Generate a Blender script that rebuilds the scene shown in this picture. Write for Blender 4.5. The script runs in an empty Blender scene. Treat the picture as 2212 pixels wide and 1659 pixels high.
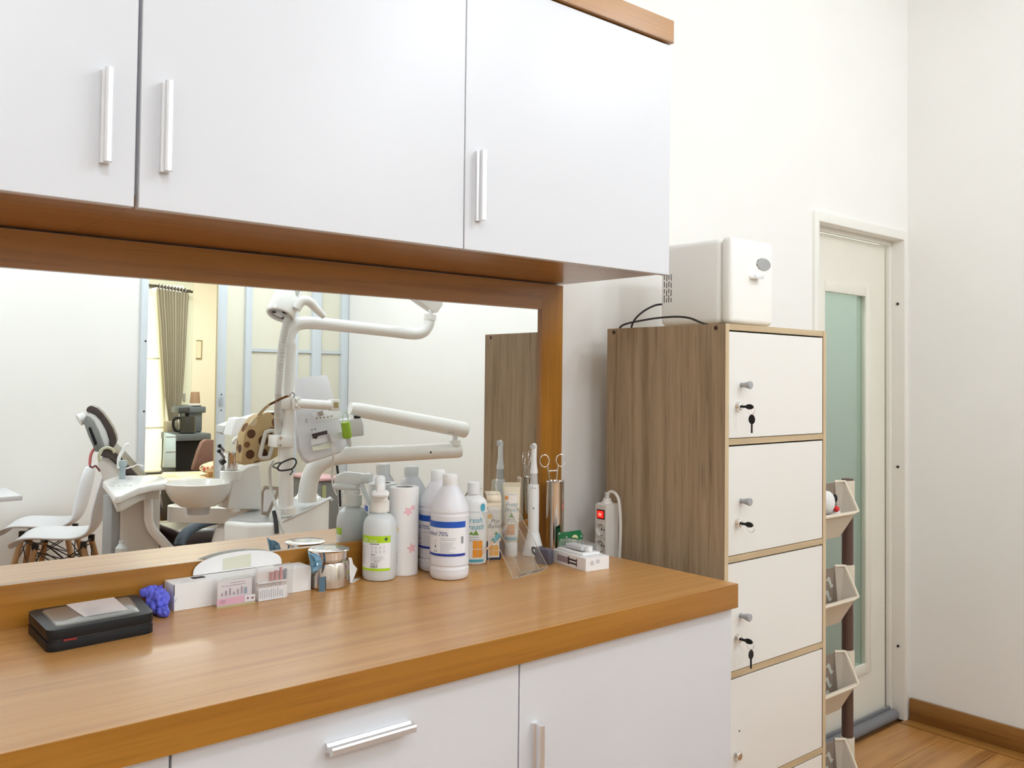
import bpy, bmesh, math, random
from mathutils import Vector, Matrix
random.seed(7)
SC = bpy.context.scene
COL = SC.collection
PI = math.pi

# ---------------------------------------------------------------- camera, exposure, lights
def make_camera():
    yaw, pitch, roll = 0.6979, 0.0285, 0.0114
    fwd = Vector((math.sin(yaw)*math.cos(pitch), math.cos(yaw)*math.cos(pitch), math.sin(pitch)))
    right = Vector((math.cos(yaw), -math.sin(yaw), 0)); up = right.cross(fwd)
    r2 = right*math.cos(roll) + up*math.sin(roll); u2 = -right*math.sin(roll) + up*math.cos(roll)
    cd = bpy.data.cameras.new('camera'); co = bpy.data.objects.new('camera', cd); COL.objects.link(co)
    m = Matrix((r2, u2, -fwd)).transposed().to_4x4(); m.translation = (-1.6867, -1.7955, 1.3911)
    co.matrix_world = m
    cd.sensor_width = 36.0; cd.lens = 1937.44*36/2212
    cd.shift_x = 17.593/2212; cd.shift_y = -68.223/2212; cd.clip_start = .02
    SC.camera = co
make_camera()
w = bpy.data.worlds.new('world'); SC.world = w; w.use_nodes = True
w.node_tree.nodes['Background'].inputs[0].default_value = (1, .97, .92, 1)
w.node_tree.nodes['Background'].inputs[1].default_value = .35
vs = SC.view_settings
vs.view_transform = 'Standard'; vs.look = 'None'; vs.gamma = 1; vs.use_curve_mapping = False
vs.exposure = -0.27
SC.cycles.diffuse_bounces = 8; SC.cycles.max_bounces = 16; SC.cycles.transparent_max_bounces = 16
SC.cycles.sample_clamp_indirect = 6
def area(name, loc, size, power, col, target=None, sy=None):
    l = bpy.data.lights.new(name, 'AREA'); l.energy = power; l.color = col
    l.shape = 'RECTANGLE' if sy else 'SQUARE'; l.size = size
    if sy: l.size_y = sy
    o = bpy.data.objects.new(name, l); COL.objects.link(o); o.location = loc
    if target: o.rotation_euler = (Vector(target)-Vector(loc)).to_track_quat('-Z', 'Y').to_euler()
    return o
def bulb(name, loc, r, power, col):
    l = bpy.data.lights.new(name, 'POINT'); l.energy = power; l.color = col; l.shadow_soft_size = r
    o = bpy.data.objects.new(name, l); COL.objects.link(o); o.location = loc; return o
LCOL = (.875, .985, 1.09)
LAMPS = [((.35, -1.85), .52, 'middle of the front row, before the tumbler'), ((-1.35, -2.0), .58, 'left of the front row, over the counter approach'), ((1.15, -1.75), .46, 'right of the front row, nearest the door'), ((.95, -3.5), .85, 'added unseen at back right to brighten the rear'), ((-1.1, -3.6), .75, 'added unseen at back left to brighten the rear')]  # both back row lamps are unseen, added to brighten the rear of the room
for i, ((lx, ly), k, _) in enumerate(LAMPS):
    bulb('ceiling_lamp_glow', (lx, ly, 2.78), .10, 46*k, LCOL)
area('next_room_beam', (1.2, -5.7, 2.7), .9, 74, (.97, .985, .92))
area('washroom_fill', (1.6, .55, 2.55), .3, 13, (.95, 1, .98))  # unseen light added so the tiles show through the pane

# ---------------------------------------------------------------- materials
def nodes(m):
    m.use_nodes = True; nt = m.node_tree
    return nt, nt.nodes['Principled BSDF']
MATS = {}
def mat(name, col, rough=.5, metal=0, spec=.5, var=.0, vscale=8, bump=0, bscale=200, coat=0, emit=0, trans=0, sss=0):
    if name in MATS: return MATS[name]
    m = bpy.data.materials.new(name); nt, b = nodes(m)
    b.inputs['Roughness'].default_value = rough; b.inputs['Metallic'].default_value = metal
    b.inputs['Specular IOR Level'].default_value = spec
    b.inputs['Coat Weight'].default_value = coat
    b.inputs['Transmission Weight'].default_value = trans
    c = (*col, 1)
    tc = nt.nodes.new('ShaderNodeTexCoord')
    if var:
        n = nt.nodes.new('ShaderNodeTexNoise'); n.inputs['Scale'].default_value = vscale; n.inputs['Detail'].default_value = 4
        nt.links.new(tc.outputs['Object'], n.inputs['Vector'])
        r = nt.nodes.new('ShaderNodeValToRGB')
        r.color_ramp.elements[0].position = .3; r.color_ramp.elements[1].position = .7
        r.color_ramp.elements[0].color = tuple(x*(1-var) for x in col)+(1,)
        r.color_ramp.elements[1].color = tuple(min(1, x*(1+var)) for x in col)+(1,)
        nt.links.new(n.outputs['Fac'], r.inputs['Fac']); nt.links.new(r.outputs['Color'], b.inputs['Base Color'])
    else:
        b.inputs['Base Color'].default_value = c
    if bump:
        n = nt.nodes.new('ShaderNodeTexNoise'); n.inputs['Scale'].default_value = bscale
        nt.links.new(tc.outputs['Object'], n.inputs['Vector'])
        bp = nt.nodes.new('ShaderNodeBump'); bp.inputs['Strength'].default_value = bump; bp.inputs['Distance'].default_value = .002
        nt.links.new(n.outputs['Fac'], bp.inputs['Height']); nt.links.new(bp.outputs['Normal'], b.inputs['Normal'])
    if emit:
        b.inputs['Emission Color'].default_value = c; b.inputs['Emission Strength'].default_value = emit
    MATS[name] = m
    return m
def wood(name, dark, mid, light, axis='x', scale=6, stretch=22, rough=.38, fine=.5, streak=.25, spec=.5, coat=0):
    m = bpy.data.materials.new(name); nt, b = nodes(m)
    tc = nt.nodes.new('ShaderNodeTexCoord'); mp = nt.nodes.new('ShaderNodeMapping')
    s = [scale*stretch/4]*3; s['xyz'.index(axis)] = scale/6
    mp.inputs['Scale'].default_value = s
    nt.links.new(tc.outputs['Object'], mp.inputs['Vector'])
    n1 = nt.nodes.new('ShaderNodeTexNoise'); n1.inputs['Scale'].default_value = 1.0; n1.inputs['Detail'].default_value = 5; n1.inputs['Distortion'].default_value = .6
    n2 = nt.nodes.new('ShaderNodeTexNoise'); n2.inputs['Scale'].default_value = 5.5; n2.inputs['Detail'].default_value = 3
    for n in (n1, n2): nt.links.new(mp.outputs['Vector'], n.inputs['Vector'])
    r = nt.nodes.new('ShaderNodeValToRGB'); e = r.color_ramp.elements
    e[0].position = .28; e[0].color = (*dark, 1); e[1].position = .72; e[1].color = (*light, 1)
    k = e.new(.5); k.color = (*mid, 1)
    nt.links.new(n1.outputs['Fac'], r.inputs['Fac'])
    r2 = nt.nodes.new('ShaderNodeValToRGB'); e = r2.color_ramp.elements
    e[0].position = .33; e[0].color = (1-fine, 1-fine, 1-fine, 1); e[1].position = .47; e[1].color = (1, 1, 1, 1)
    nt.links.new(n2.outputs['Fac'], r2.inputs['Fac'])
    mx = nt.nodes.new('ShaderNodeMix'); mx.data_type = 'RGBA'; mx.blend_type = 'MULTIPLY'; mx.inputs[0].default_value = streak*2
    nt.links.new(r.outputs['Color'], mx.inputs[6]); nt.links.new(r2.outputs['Color'], mx.inputs[7])
    nt.links.new(mx.outputs[2], b.inputs['Base Color'])
    b.inputs['Roughness'].default_value = rough; b.inputs['Specular IOR Level'].default_value = spec
    b.inputs['Coat Weight'].default_value = coat; b.inputs['Coat Roughness'].default_value = .15
    return m
def clear(name, tint=(1, 1, 1), rough=.02, gloss=1.0, haze=0.0, hazecol=(.9, .9, .9)):
    m = bpy.data.materials.new(name); m.use_nodes = True; nt = m.node_tree; nt.nodes.clear()
    out = nt.nodes.new('ShaderNodeOutputMaterial'); t = nt.nodes.new('ShaderNodeBsdfTransparent'); t.inputs[0].default_value = (*tint, 1)
    g = nt.nodes.new('ShaderNodeBsdfGlossy'); g.inputs['Roughness'].default_value = rough
    f = nt.nodes.new('ShaderNodeLayerWeight'); f.inputs[0].default_value = .5
    pw = nt.nodes.new('ShaderNodeMath'); pw.operation = 'POWER'; pw.inputs[1].default_value = 4
    mu = nt.nodes.new('ShaderNodeMath'); mu.operation = 'MULTIPLY_ADD'; mu.inputs[1].default_value = .7*gloss; mu.inputs[2].default_value = .035*gloss
    nt.links.new(f.outputs['Facing'], pw.inputs[0]); nt.links.new(pw.outputs[0], mu.inputs[0])
    base = t.outputs[0]
    if haze:
        d = nt.nodes.new('ShaderNodeBsdfDiffuse'); d.inputs[0].default_value = (*hazecol, 1)
        h = nt.nodes.new('ShaderNodeMixShader'); h.inputs[0].default_value = haze
        nt.links.new(t.outputs[0], h.inputs[1]); nt.links.new(d.outputs[0], h.inputs[2]); base = h.outputs[0]
    mx = nt.nodes.new('ShaderNodeMixShader'); nt.links.new(mu.outputs[0], mx.inputs[0])
    nt.links.new(base, mx.inputs[1]); nt.links.new(g.outputs[0], mx.inputs[2]); nt.links.new(mx.outputs[0], out.inputs[0])
    return m
def frosted(name, col, tr=.6):
    m = bpy.data.materials.new(name); m.use_nodes = True; nt = m.node_tree; nt.nodes.clear()
    out = nt.nodes.new('ShaderNodeOutputMaterial')
    d = nt.nodes.new('ShaderNodeBsdfDiffuse'); d.inputs[0].default_value = (*col, 1)
    t = nt.nodes.new('ShaderNodeBsdfTranslucent'); t.inputs[0].default_value = (*col, 1)
    g = nt.nodes.new('ShaderNodeBsdfGlossy'); g.inputs['Roughness'].default_value = .25
    a = nt.nodes.new('ShaderNodeMixShader'); a.inputs[0].default_value = tr
    nt.links.new(d.outputs[0], a.inputs[1]); nt.links.new(t.outputs[0], a.inputs[2])
    f = nt.nodes.new('ShaderNodeFresnel'); mx = nt.nodes.new('ShaderNodeMixShader')
    nt.links.new(f.outputs[0], mx.inputs[0]); nt.links.new(a.outputs[0], mx.inputs[1]); nt.links.new(g.outputs[0], mx.inputs[2])
    nt.links.new(mx.outputs[0], out.inputs[0])
    return m
def blotches(name, base, cols, scale=18):
    """printed cloth: rounded blotches of several colours on a plain ground"""
    m = bpy.data.materials.new(name); nt, b = nodes(m); b.inputs['Roughness'].default_value = .8
    tc = nt.nodes.new('ShaderNodeTexCoord'); v = nt.nodes.new('ShaderNodeTexVoronoi'); v.inputs['Scale'].default_value = scale
    nt.links.new(tc.outputs['Object'], v.inputs['Vector'])
    r = nt.nodes.new('ShaderNodeValToRGB'); r.color_ramp.interpolation = 'CONSTANT'
    e = r.color_ramp.elements; e[0].position = 0; e[0].color = (*cols[0], 1); e[1].position = .5; e[1].color = (*cols[1], 1)
    for i, c in enumerate(cols[2:]):
        k = e.new(.25+.5*i/len(cols)); k.color = (*c, 1)
    sp = nt.nodes.new('ShaderNodeSeparateColor'); nt.links.new(v.outputs['Color'], sp.inputs[0]); nt.links.new(sp.outputs[0], r.inputs['Fac'])
    th = nt.nodes.new('ShaderNodeMath'); th.operation = 'LESS_THAN'; th.inputs[1].default_value = .42
    nt.links.new(v.outputs['Distance'], th.inputs[0])
    mx = nt.nodes.new('ShaderNodeMix'); mx.data_type = 'RGBA'; mx.inputs[6].default_value = (*base, 1)
    nt.links.new(th.outputs[0], mx.inputs[0]); nt.links.new(r.outputs['Color'], mx.inputs[7]); nt.links.new(mx.outputs[2], b.inputs['Base Color'])
    return m

M_WALL = mat('wall_paint', (.87, .855, .82), .85, spec=.2, var=.012, vscale=3, bump=.05, bscale=90)
M_CEIL = mat('ceiling_paint', (.86, .85, .82), .9, spec=.1, var=.01)
M_LAM = mat('white_laminate', (.70, .70, .722), .33, spec=.45, var=.006, vscale=2)
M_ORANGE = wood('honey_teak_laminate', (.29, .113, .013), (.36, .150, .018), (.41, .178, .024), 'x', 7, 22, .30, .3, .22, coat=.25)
M_ORANGE_LIT = wood('honey_teak_lit_top', (.46, .215, .058), (.54, .27, .078), (.59, .31, .095), 'x', 7, 20, .36, .22, .2, coat=.25)  # same laminate as the edge, with overhead light and gloss painted into the colour
M_ORANGE_V = wood('honey_teak_laminate_upright', (.29, .113, .013), (.36, .150, .018), (.41, .178, .024), 'z', 7, 22, .32, .35, .28, coat=.2)
M_OAK = wood('grey_oak_board', (.26, .18, .105), (.385, .28, .175), (.47, .35, .23), 'z', 9, 16, .6, .34, .36, spec=.25)
M_OAK_E = wood('oak_edge_band', (.50, .37, .22), (.58, .44, .27), (.64, .50, .32), 'z', 8, 12, .55, .2, .2)
M_OAK_EX = wood('oak_edge_band_flat', (.44, .31, .18), (.53, .40, .24), (.60, .46, .29), 'x', 9, 12, .55, .25, .25)
M_FLOOR = wood('floor_plank_wood', (.26, .105, .025), (.42, .19, .05), (.50, .25, .075), 'x', 9, 9, .32, .3, .3, coat=.2)
M_FLOOR2 = wood('floor_plank_wood_dark', (.21, .085, .02), (.34, .15, .04), (.45, .22, .065), 'x', 7, 9, .32, .35, .3, coat=.2)
M_BASEB = wood('baseboard_wood', (.22, .09, .018), (.31, .135, .028), (.36, .165, .038), 'y', 8, 14, .4, .3, .25)
M_DARKGAP = mat('dark_gap', (.03, .025, .02), .8)
M_ALU = mat('brushed_aluminium', (.82, .82, .83), .32, metal=.75)
M_STEEL = mat('polished_steel', (.80, .77, .74), .10, metal=1)
M_CHROME = mat('chrome', (.85, .85, .86), .06, metal=1)
M_DOORP = mat('door_paint', (.80, .77, .68), .5, var=.02, vscale=5)
M_FRAME = mat('door_frame_paint', (.84, .82, .76), .45, var=.015, vscale=4)
M_BLACK = mat('black_plastic', (.010, .010, .011), .5, spec=.3)
M_BLACKM = mat('black_rubber', (.02, .018, .018), .6)
M_WPL = mat('white_plastic', (.82, .82, .81), .3)
M_WPL2 = mat('warm_white_plastic', (.80, .775, .73), .35)
M_UNIT = mat('dental_unit_enamel', (.86, .855, .835), .22, coat=.3)
M_UNITG = mat('dental_unit_grey', (.50, .50, .50), .3)
M_FRIDGE = mat('cooler_white_plastic', (.86, .84, .80), .28)
M_GREYP = mat('grey_plastic', (.36, .36, .37), .4)
M_PAPER = mat('white_paper', (.86, .85, .84), .7, var=.01)
M_MIRROR = mat('mirror_silver', (.90, .925, .905), .0, metal=1)
M_BLUE = mat('label_blue', (.012, .085, .46), .35)
M_NAVY = mat('label_navy', (.02, .03, .12), .4)
M_LIME = mat('label_lime', (.42, .66, .01), .4)
M_LABEL = mat('label_white', (.84, .84, .86), .4)
M_INK = mat('label_ink', (.06, .06, .09), .6)
M_GREYINK = mat('label_grey_ink', (.36, .36, .40), .6)
M_PINK = mat('print_pink', (.80, .38, .52), .6)
M_ORNG = mat('print_orange', (.80, .30, .02), .5)
M_TEAL = mat('print_teal', (.08, .36, .46), .5)
M_LEAF = mat('print_green', (.16, .34, .05), .5)
M_CREAM = mat('carton_cream', (.80, .68, .52), .5)
M_FROSTB = mat('frosted_bottle', (.76, .79, .79), .35, trans=.15)
M_ACRYL = clear('clear_acrylic', (.985, .99, .985), .03, 1.5, .03)
M_BLISTER = clear('clear_blister', (.97, .97, .97), .04, 1.6, .10, (.92, .9, .9))
M_CARDG = mat('brown_upholstery', (.045, .026, .022), .28, coat=.3)
M_DSW = mat('white_shell_plastic', (.80, .80, .82), .35)
M_BEECH = wood('beech_leg_wood', (.36, .19, .08), (.45, .25, .11), (.50, .29, .13), 'z', 12, 6, .5, .2, .2)
M_PARTN = mat('partition_aluminium_paint', (.62, .67, .71), .4)
M_CREAMW = mat('next_room_paint', (.86, .82, .69), .85, spec=.2)

# ---------------------------------------------------------------- mesh kit
class MB:
    def __init__(s): s.v = []; s.f = []
    def add(s, vs, fs):
        o = len(s.v); s.v += [tuple(p) for p in vs]; s.f += [tuple(i+o for i in f) for f in fs]; return s
    def box(s, a, b, rz=0, about=None):
        x0, y0, z0 = (min(a[i], b[i]) for i in range(3)); x1, y1, z1 = (max(a[i], b[i]) for i in range(3))
        vs = [(x0, y0, z0), (x1, y0, z0), (x1, y1, z0), (x0, y1, z0), (x0, y0, z1), (x1, y0, z1), (x1, y1, z1), (x0, y1, z1)]
        if rz:
            c = about or ((x0+x1)/2, (y0+y1)/2); cs, sn = math.cos(rz), math.sin(rz)
            vs = [(c[0]+(x-c[0])*cs-(y-c[1])*sn, c[1]+(x-c[0])*sn+(y-c[1])*cs, z) for x, y, z in vs]
        return s.add(vs, [(0, 3, 2, 1), (4, 5, 6, 7), (0, 1, 5, 4), (1, 2, 6, 5), (2, 3, 7, 6), (3, 0, 4, 7)])
    def prism(s, poly, vec, vec0=(0, 0, 0), scale=1):
        n = len(poly); v = Vector(vec); v0 = Vector(vec0); c = sum((Vector(p) for p in poly), Vector())/n
        a = [Vector(p)+v0 for p in poly]; b = [c+(Vector(p)-c)*scale+v for p in poly]
        return s.add(a+b, [tuple(range(n-1, -1, -1)), tuple(range(n, 2*n))] + [(i, (i+1) % n, n+(i+1) % n, n+i) for i in range(n)])
    def lathe(s, prof, c=(0, 0, 0), n=32, mtx=None, sx=1, sy=1, caps=True):
        vs = []; fs = []; c = Vector(c)
        for r, z in prof:
            for k in range(n):
                a = 2*PI*k/n; p = Vector((r*math.cos(a)*sx, r*math.sin(a)*sy, z))
                if mtx is not None: p = mtx @ p
                vs.append(p+c)
        m = len(prof)
        for i in range(m-1):
            for k in range(n):
                k2 = (k+1) % n; fs.append((i*n+k, i*n+k2, (i+1)*n+k2, (i+1)*n+k))
        if caps:
            if prof[0][0] > 1e-6: fs.append(tuple(range(n-1, -1, -1)))
            if prof[-1][0] > 1e-6: fs.append(tuple((m-1)*n+k for k in range(n)))
        return s.add(vs, fs)
    def tube(s, path, r, n=12, smooth=0, closed=False, caps=True, flat=1):
        P = [Vector(p) for p in path]
        if smooth:
            Q = []; m = len(P); R = r if isinstance(r, (list, tuple)) else None; RR = []
            rng = m if closed else m-1
            for i in range(rng):
                p0 = P[(i-1) % m] if (closed or i > 0) else P[0]; p1 = P[i]; p2 = P[(i+1) % m]; p3 = P[(i+2) % m] if (closed or i+2 < m) else P[-1]
                for j in range(smooth):
                    t = j/smooth
                    Q.append(.5*((2*p1)+(p2-p0)*t+(2*p0-5*p1+4*p2-p3)*t*t+(-p0+3*p1-3*p2+p3)*t**3))
                    if R: RR.append(R[i]+(R[(i+1) % m]-R[i])*t)
            if not closed:
                Q.append(P[-1])
                if R: RR.append(R[-1])
            P = Q
            if R: r = RR
        m = len(P); vs = []; fs = []; prev = None
        for i, p in enumerate(P):
            t = (P[(i+1) % m]-P[(i-1) % m]) if closed else (P[min(i+1, m-1)]-P[max(i-1, 0)])
            t = t.normalized() if t.length > 1e-9 else Vector((0, 0, 1))
            if prev is None:
                u = t.cross(Vector((0, 0, 1)))
                if u.length < .1: u = t.cross(Vector((0, 1, 0)))
            else: u = prev - t*prev.dot(t)
            u.normalize(); prev = u; wv = t.cross(u)
            rr = r[i] if isinstance(r, (list, tuple)) else r
            for k in range(n):
                a = 2*PI*k/n; vs.append(p+(u*math.cos(a)+wv*math.sin(a)*flat)*rr)
        for i in range(m if closed else m-1):
            j = (i+1) % m
            for k in range(n):
                k2 = (k+1) % n; fs.append((i*n+k, i*n+k2, j*n+k2, j*n+k))
        if caps and not closed:
            fs.append(tuple(range(n-1, -1, -1))); fs.append(tuple((m-1)*n+k for k in range(n)))
        return s.add(vs, fs)
    def ball(s, c, r, n=16, sz=(1, 1, 1)):
        prof = [(math.sin(PI*i/(n//2))*r, -math.cos(PI*i/(n//2))*r) for i in range(n//2+1)]
        prof[0] = (0, -r); prof[-1] = (0, r)
        return s.lathe(prof, c, n, Matrix.Diagonal(sz))
    def quad(s, a, b, c, d): return s.add([a, b, c, d], [(0, 1, 2, 3)])
    def xf(s, m): s.v = [tuple(m @ Vector(p)) for p in s.v]; return s
    def build(s, name, mt, parent=None, smooth=0, bevel=0, seg=2, **props):
        bm = bmesh.new(); vv = [bm.verts.new(p) for p in s.v]
        for f in s.f:
            try: bm.faces.new([vv[i] for i in f])
            except ValueError: pass
        bmesh.ops.remove_doubles(bm, verts=bm.verts, dist=1e-6)
        ng = [f for f in bm.faces if len(f.verts) > 4]
        if ng: bmesh.ops.triangulate(bm, faces=ng, ngon_method='EAR_CLIP')
        bmesh.ops.recalc_face_normals(bm, faces=bm.faces)
        if bevel:
            ed = [e for e in bm.edges if len(e.link_faces) == 2 and e.calc_face_angle(0) > .6]
            bmesh.ops.bevel(bm, geom=ed, offset=bevel, segments=seg, affect='EDGES', profile=.5, clamp_overlap=True)
        me = bpy.data.meshes.new(name); bm.to_mesh(me); bm.free()
        me.materials.append(mt)
        if smooth or bevel:
            for p in me.polygons: p.use_smooth = True
            me.set_sharp_from_angle(angle=smooth if smooth else .7)
        o = bpy.data.objects.new(name, me); COL.objects.link(o)
        if parent is not None:
            o.parent = parent
            if parent.type == 'EMPTY': o.location = [-x for x in parent.location]
        for k, v in props.items(): o[k] = v
        return o
SM = .7
def thing(name, label, cat, loc=(0, 0, 0), group=None):
    o = bpy.data.objects.new(name, None); COL.objects.link(o); o.location = loc; o.empty_display_size = .05
    o['label'] = label; o['category'] = cat
    if group: o['group'] = group
    return o
def struct(name, loc=(0, 0, 0)):
    o = bpy.data.objects.new(name, None); COL.objects.link(o); o.location = loc; o['kind'] = 'structure'; return o
def bx(a, b, name, m, parent=None, bevel=0, **kw): return MB().box(a, b).build(name, m, parent, bevel=bevel, **kw)
def copy_tree(o, parent=None):
    c = o.copy(); COL.objects.link(c)
    if parent is not None: c.parent = parent
    for ch in list(o.children): copy_tree(ch, c)
    return c
def text_mb(s, size, fn, shear=0, align='CENTER', spacing=1):
    cu = bpy.data.curves.new('lettering', 'FONT'); cu.body = s; cu.size = size; cu.align_x = align; cu.shear = shear; cu.space_character = spacing
    cu.resolution_u = 3
    ob = bpy.data.objects.new('lettering', cu); COL.objects.link(ob)
    bpy.context.view_layer.update(); dg = bpy.context.evaluated_depsgraph_get()
    me = bpy.data.meshes.new_from_object(ob.evaluated_get(dg))
    mb = MB().add([fn(v.co.x, v.co.y) for v in me.vertices], [tuple(p.vertices) for p in me.polygons])
    bpy.data.objects.remove(ob); bpy.data.curves.remove(cu); bpy.data.meshes.remove(me)
    return mb
def wrap(c, R, a0):
    """point on an upright cylinder: u runs along the arc to the right as seen from outside, v up"""
    def on_cylinder(u, v): return (c[0]+R*math.cos(a0+u/R), c[1]+R*math.sin(a0+u/R), c[2]+v)
    return on_cylinder
def band(mb, c, R, a0, u0, u1, v0, v1, n=14):
    f = wrap(c, R, a0); vs = []
    for i in range(n+1):
        u = u0+(u1-u0)*i/n; vs += [f(u, v0), f(u, v1)]
    return mb.add(vs, [(2*i, 2*i+2, 2*i+3, 2*i+1) for i in range(n)])
def plane_fn(o, ux, uy): o, ux, uy = Vector(o), Vector(ux).normalized(), Vector(uy).normalized(); return lambda u, v: tuple(o+ux*u+uy*v)
def rect(mb, fn, u0, u1, v0, v1):
    n = max(1, int(math.ceil(abs(u1-u0)/.0035))) if fn.__name__ in ('on_cylinder', 'on_oval', 'on_tube') else 1
    for i in range(n):
        a, b = u0+(u1-u0)*i/n, u0+(u1-u0)*(i+1)/n; mb.quad(fn(a, v0), fn(b, v0), fn(b, v1), fn(a, v1))
    return mb
def disc(mb, fn, u, v, r, n=20, ry=None): return mb.add([fn(u+r*math.cos(2*PI*i/n), v+(ry or r)*math.sin(2*PI*i/n)) for i in range(n)], [tuple(range(n))])
def text_lines(mb, fn, u0, u1, v, n, dv, h, rnd=.25):
    for i in range(n): rect(mb, fn, u0, u1-(u1-u0)*random.random()*rnd, v-i*dv, v-i*dv+h)
    return mb
def barcode(mb, fn, u0, u1, v0, v1, n=12):
    x = u0; st = (u1-u0)/n
    for i in range(n): rect(mb, fn, u0+i*st, u0+i*st+st*random.choice((.35, .6)), v0, v1)
    return mb
def shrink3(poly, d):
    c = sum((Vector(p) for p in poly), Vector())/len(poly)
    return [tuple(Vector(p)+(c-Vector(p)).normalized()*d) for p in poly]

# ---------------------------------------------------------------- room shell
H = 3.05; XR = 2.034; XL = -2.6; YF = -4.67; ZC = .942
def xz(pts, y): return [(x, y, z) for x, z in pts]
o = MB().prism(xz([(XL, 0), (1.315, 0), (1.315, 2.0), (1.994, 2.0), (1.994, 0), (XR, 0), (XR, H), (XL, H)], 0), (0, .12, 0)).build('wall_back', M_WALL); o['kind'] = 'structure'
o = bx((XR, .12, 0), (XR+.12, -4.79, H), 'wall_right', M_WALL); o['kind'] = 'structure'
o = bx((XL-.12, .12, 0), (XL, -4.79, H), 'wall_left', M_WALL); o['kind'] = 'structure'
PX0 = (0.3831, -4.6700, 1.4155)[0]; PX1 = 2.022
o = MB().prism(xz([(XL, 0), (PX0, 0), (PX0, 2.5), (PX1, 2.5), (PX1, 0), (XR, 0), (XR, H), (XL, H)], YF), (0, -.12, 0)).build('wall_front', M_WALL); o['kind'] = 'structure'
o = bx((XL-.12, .12, H), (XR+.12, -4.79, H+.1), 'ceiling', M_CEIL); o['kind'] = 'structure'
fl = bx((XL-.12, 1.2, -.1), (3.4, -8.2, -.012), 'floor', M_FLOOR2); fl['kind'] = 'structure'
PW = .19; rows = int((8.0)/PW); PL = 1.9
for i in range(rows):
    y1 = -PW*i; off = random.random()*PL; x = XL-.1-off
    pm = {}
    while x < 3.3:
        a = max(x, XL-.1); b = min(x+PL, 3.3); lim = 1.945 if y1 > -4.7 else 3.3
        b = min(b, lim)
        if b-a > .02 and not (y1 < -4.7 and b < -.9):
            bx((a+.0012, y1-.0012, -.012), (b-.0012, y1-PW+.0012, 0), 'plank', M_FLOOR if random.random() < .6 else M_FLOOR2, fl)
        x += PL
bx((1.948, -.004, -.012), (2.016, -4.66, .0015), 'edging_strip', M_BASEB, fl)
o = bx((2.016, -.012, 0), (XR, -4.66, .088), 'baseboard_right', M_BASEB, bevel=.003); o['kind'] = 'structure'
o = bx((PX0-.02, YF+.014, 0), (XL, YF, .088), 'baseboard_front', M_BASEB, bevel=.003); o['kind'] = 'structure'
for (lx, ly), k, where in LAMPS:
    t = thing('ceiling_lamp', 'round white globe ceiling lamp overhead, ' + where, 'lamp', (lx, ly, H), 'globe ceiling lamps')
    MB().lathe([(.075, H-.035), (.085, H-.02), (.085, H), (0, H)], (lx, ly, 0), 28).build('ceiling_rose', M_WPL, t, smooth=.6)
    MB().ball((lx, ly, H-.095), .068, 24).build('globe', mat('lamp_globe_glow', (1, .98, .95), .4, emit=4), t, smooth=3)

# ---- hinged door with frosted pane, beside the corner
d = struct('door_1')
fr = MB().prism(xz([(1.297, 0), (1.330, 0), (1.330, 1.985), (1.985, 1.985), (1.985, 0), (2.012, 0), (2.012, 2.022), (1.297, 2.022)], -.012), (0, .112, 0))
fr.build('door_frame', M_FRAME, d, bevel=.004)
st = MB().prism(xz([(1.330, 0), (1.345, 0), (1.345, 1.968), (1.970, 1.968), (1.970, 0), (1.985, 0), (1.985, 1.985), (1.330, 1.985)], .044), (0, .02, 0))
st.build('door_stop', M_FRAME, d, bevel=.002)
GX0, GX1, GZ0, GZ1 = 1.470, 1.805, .245, 1.752
lf = MB()
lf.box((1.347, .066, .02), (GX0, .104, 1.966)).box((GX1, .066, .02), (1.966, .104, 1.966)).box((GX0, .066, .02), (GX1, .104, GZ0)).box((GX0, .066, GZ1), (GX1, .104, 1.966))
lf.build('door_leaf', M_DOORP, d)
for n, (a, b, c, e) in enumerate(((GX0-.03, GX0+.012, GZ0-.03, GZ1+.03), (GX1-.012, GX1+.03, GZ0-.03, GZ1+.03))):
    bx((a, .054, c), (b, .0665, e), 'glazing_bead', M_DOORP, d, bevel=.005)
for a, b in ((GZ0-.03, GZ0+.012), (GZ1-.012, GZ1+.03)):
    bx((GX0+.012, .054, a), (GX1-.012, .0665, b), 'glazing_bead', M_DOORP, d, bevel=.005)
bx((GX0, .080, GZ0), (GX1, .086, GZ1), 'glass_pane', clear('door_glass', (.76, .83, .80), .08, .8, .16, (.58, .66, .62)), d)
for z in (1.72, 1.04, .30):
    MB().lathe([(.0055, 0), (.0055, .004), (.003, .006)], (1.985, .018, z), 14, Matrix.Rotation(-PI/2, 3, 'Y')).build('frame_screw', M_DARKGAP, d)
t = thing('draught_stopper', 'long grey foam roll draught stopper along the bottom of the door', 'draught stopper', (1.64, .03, 0))
MB().tube([(1.335, .026, .023), (1.965, .026, .023)], .022, 18).build('foam_roll', mat('grey_foam', (.19, .19, .205), .8, bump=.1), t, smooth=SM)
bx((1.335, .040, .012), (1.965, .050, .05), 'fastening_strip', mat('grey_foam', (.19, .19, .205), .8), t)
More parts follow.
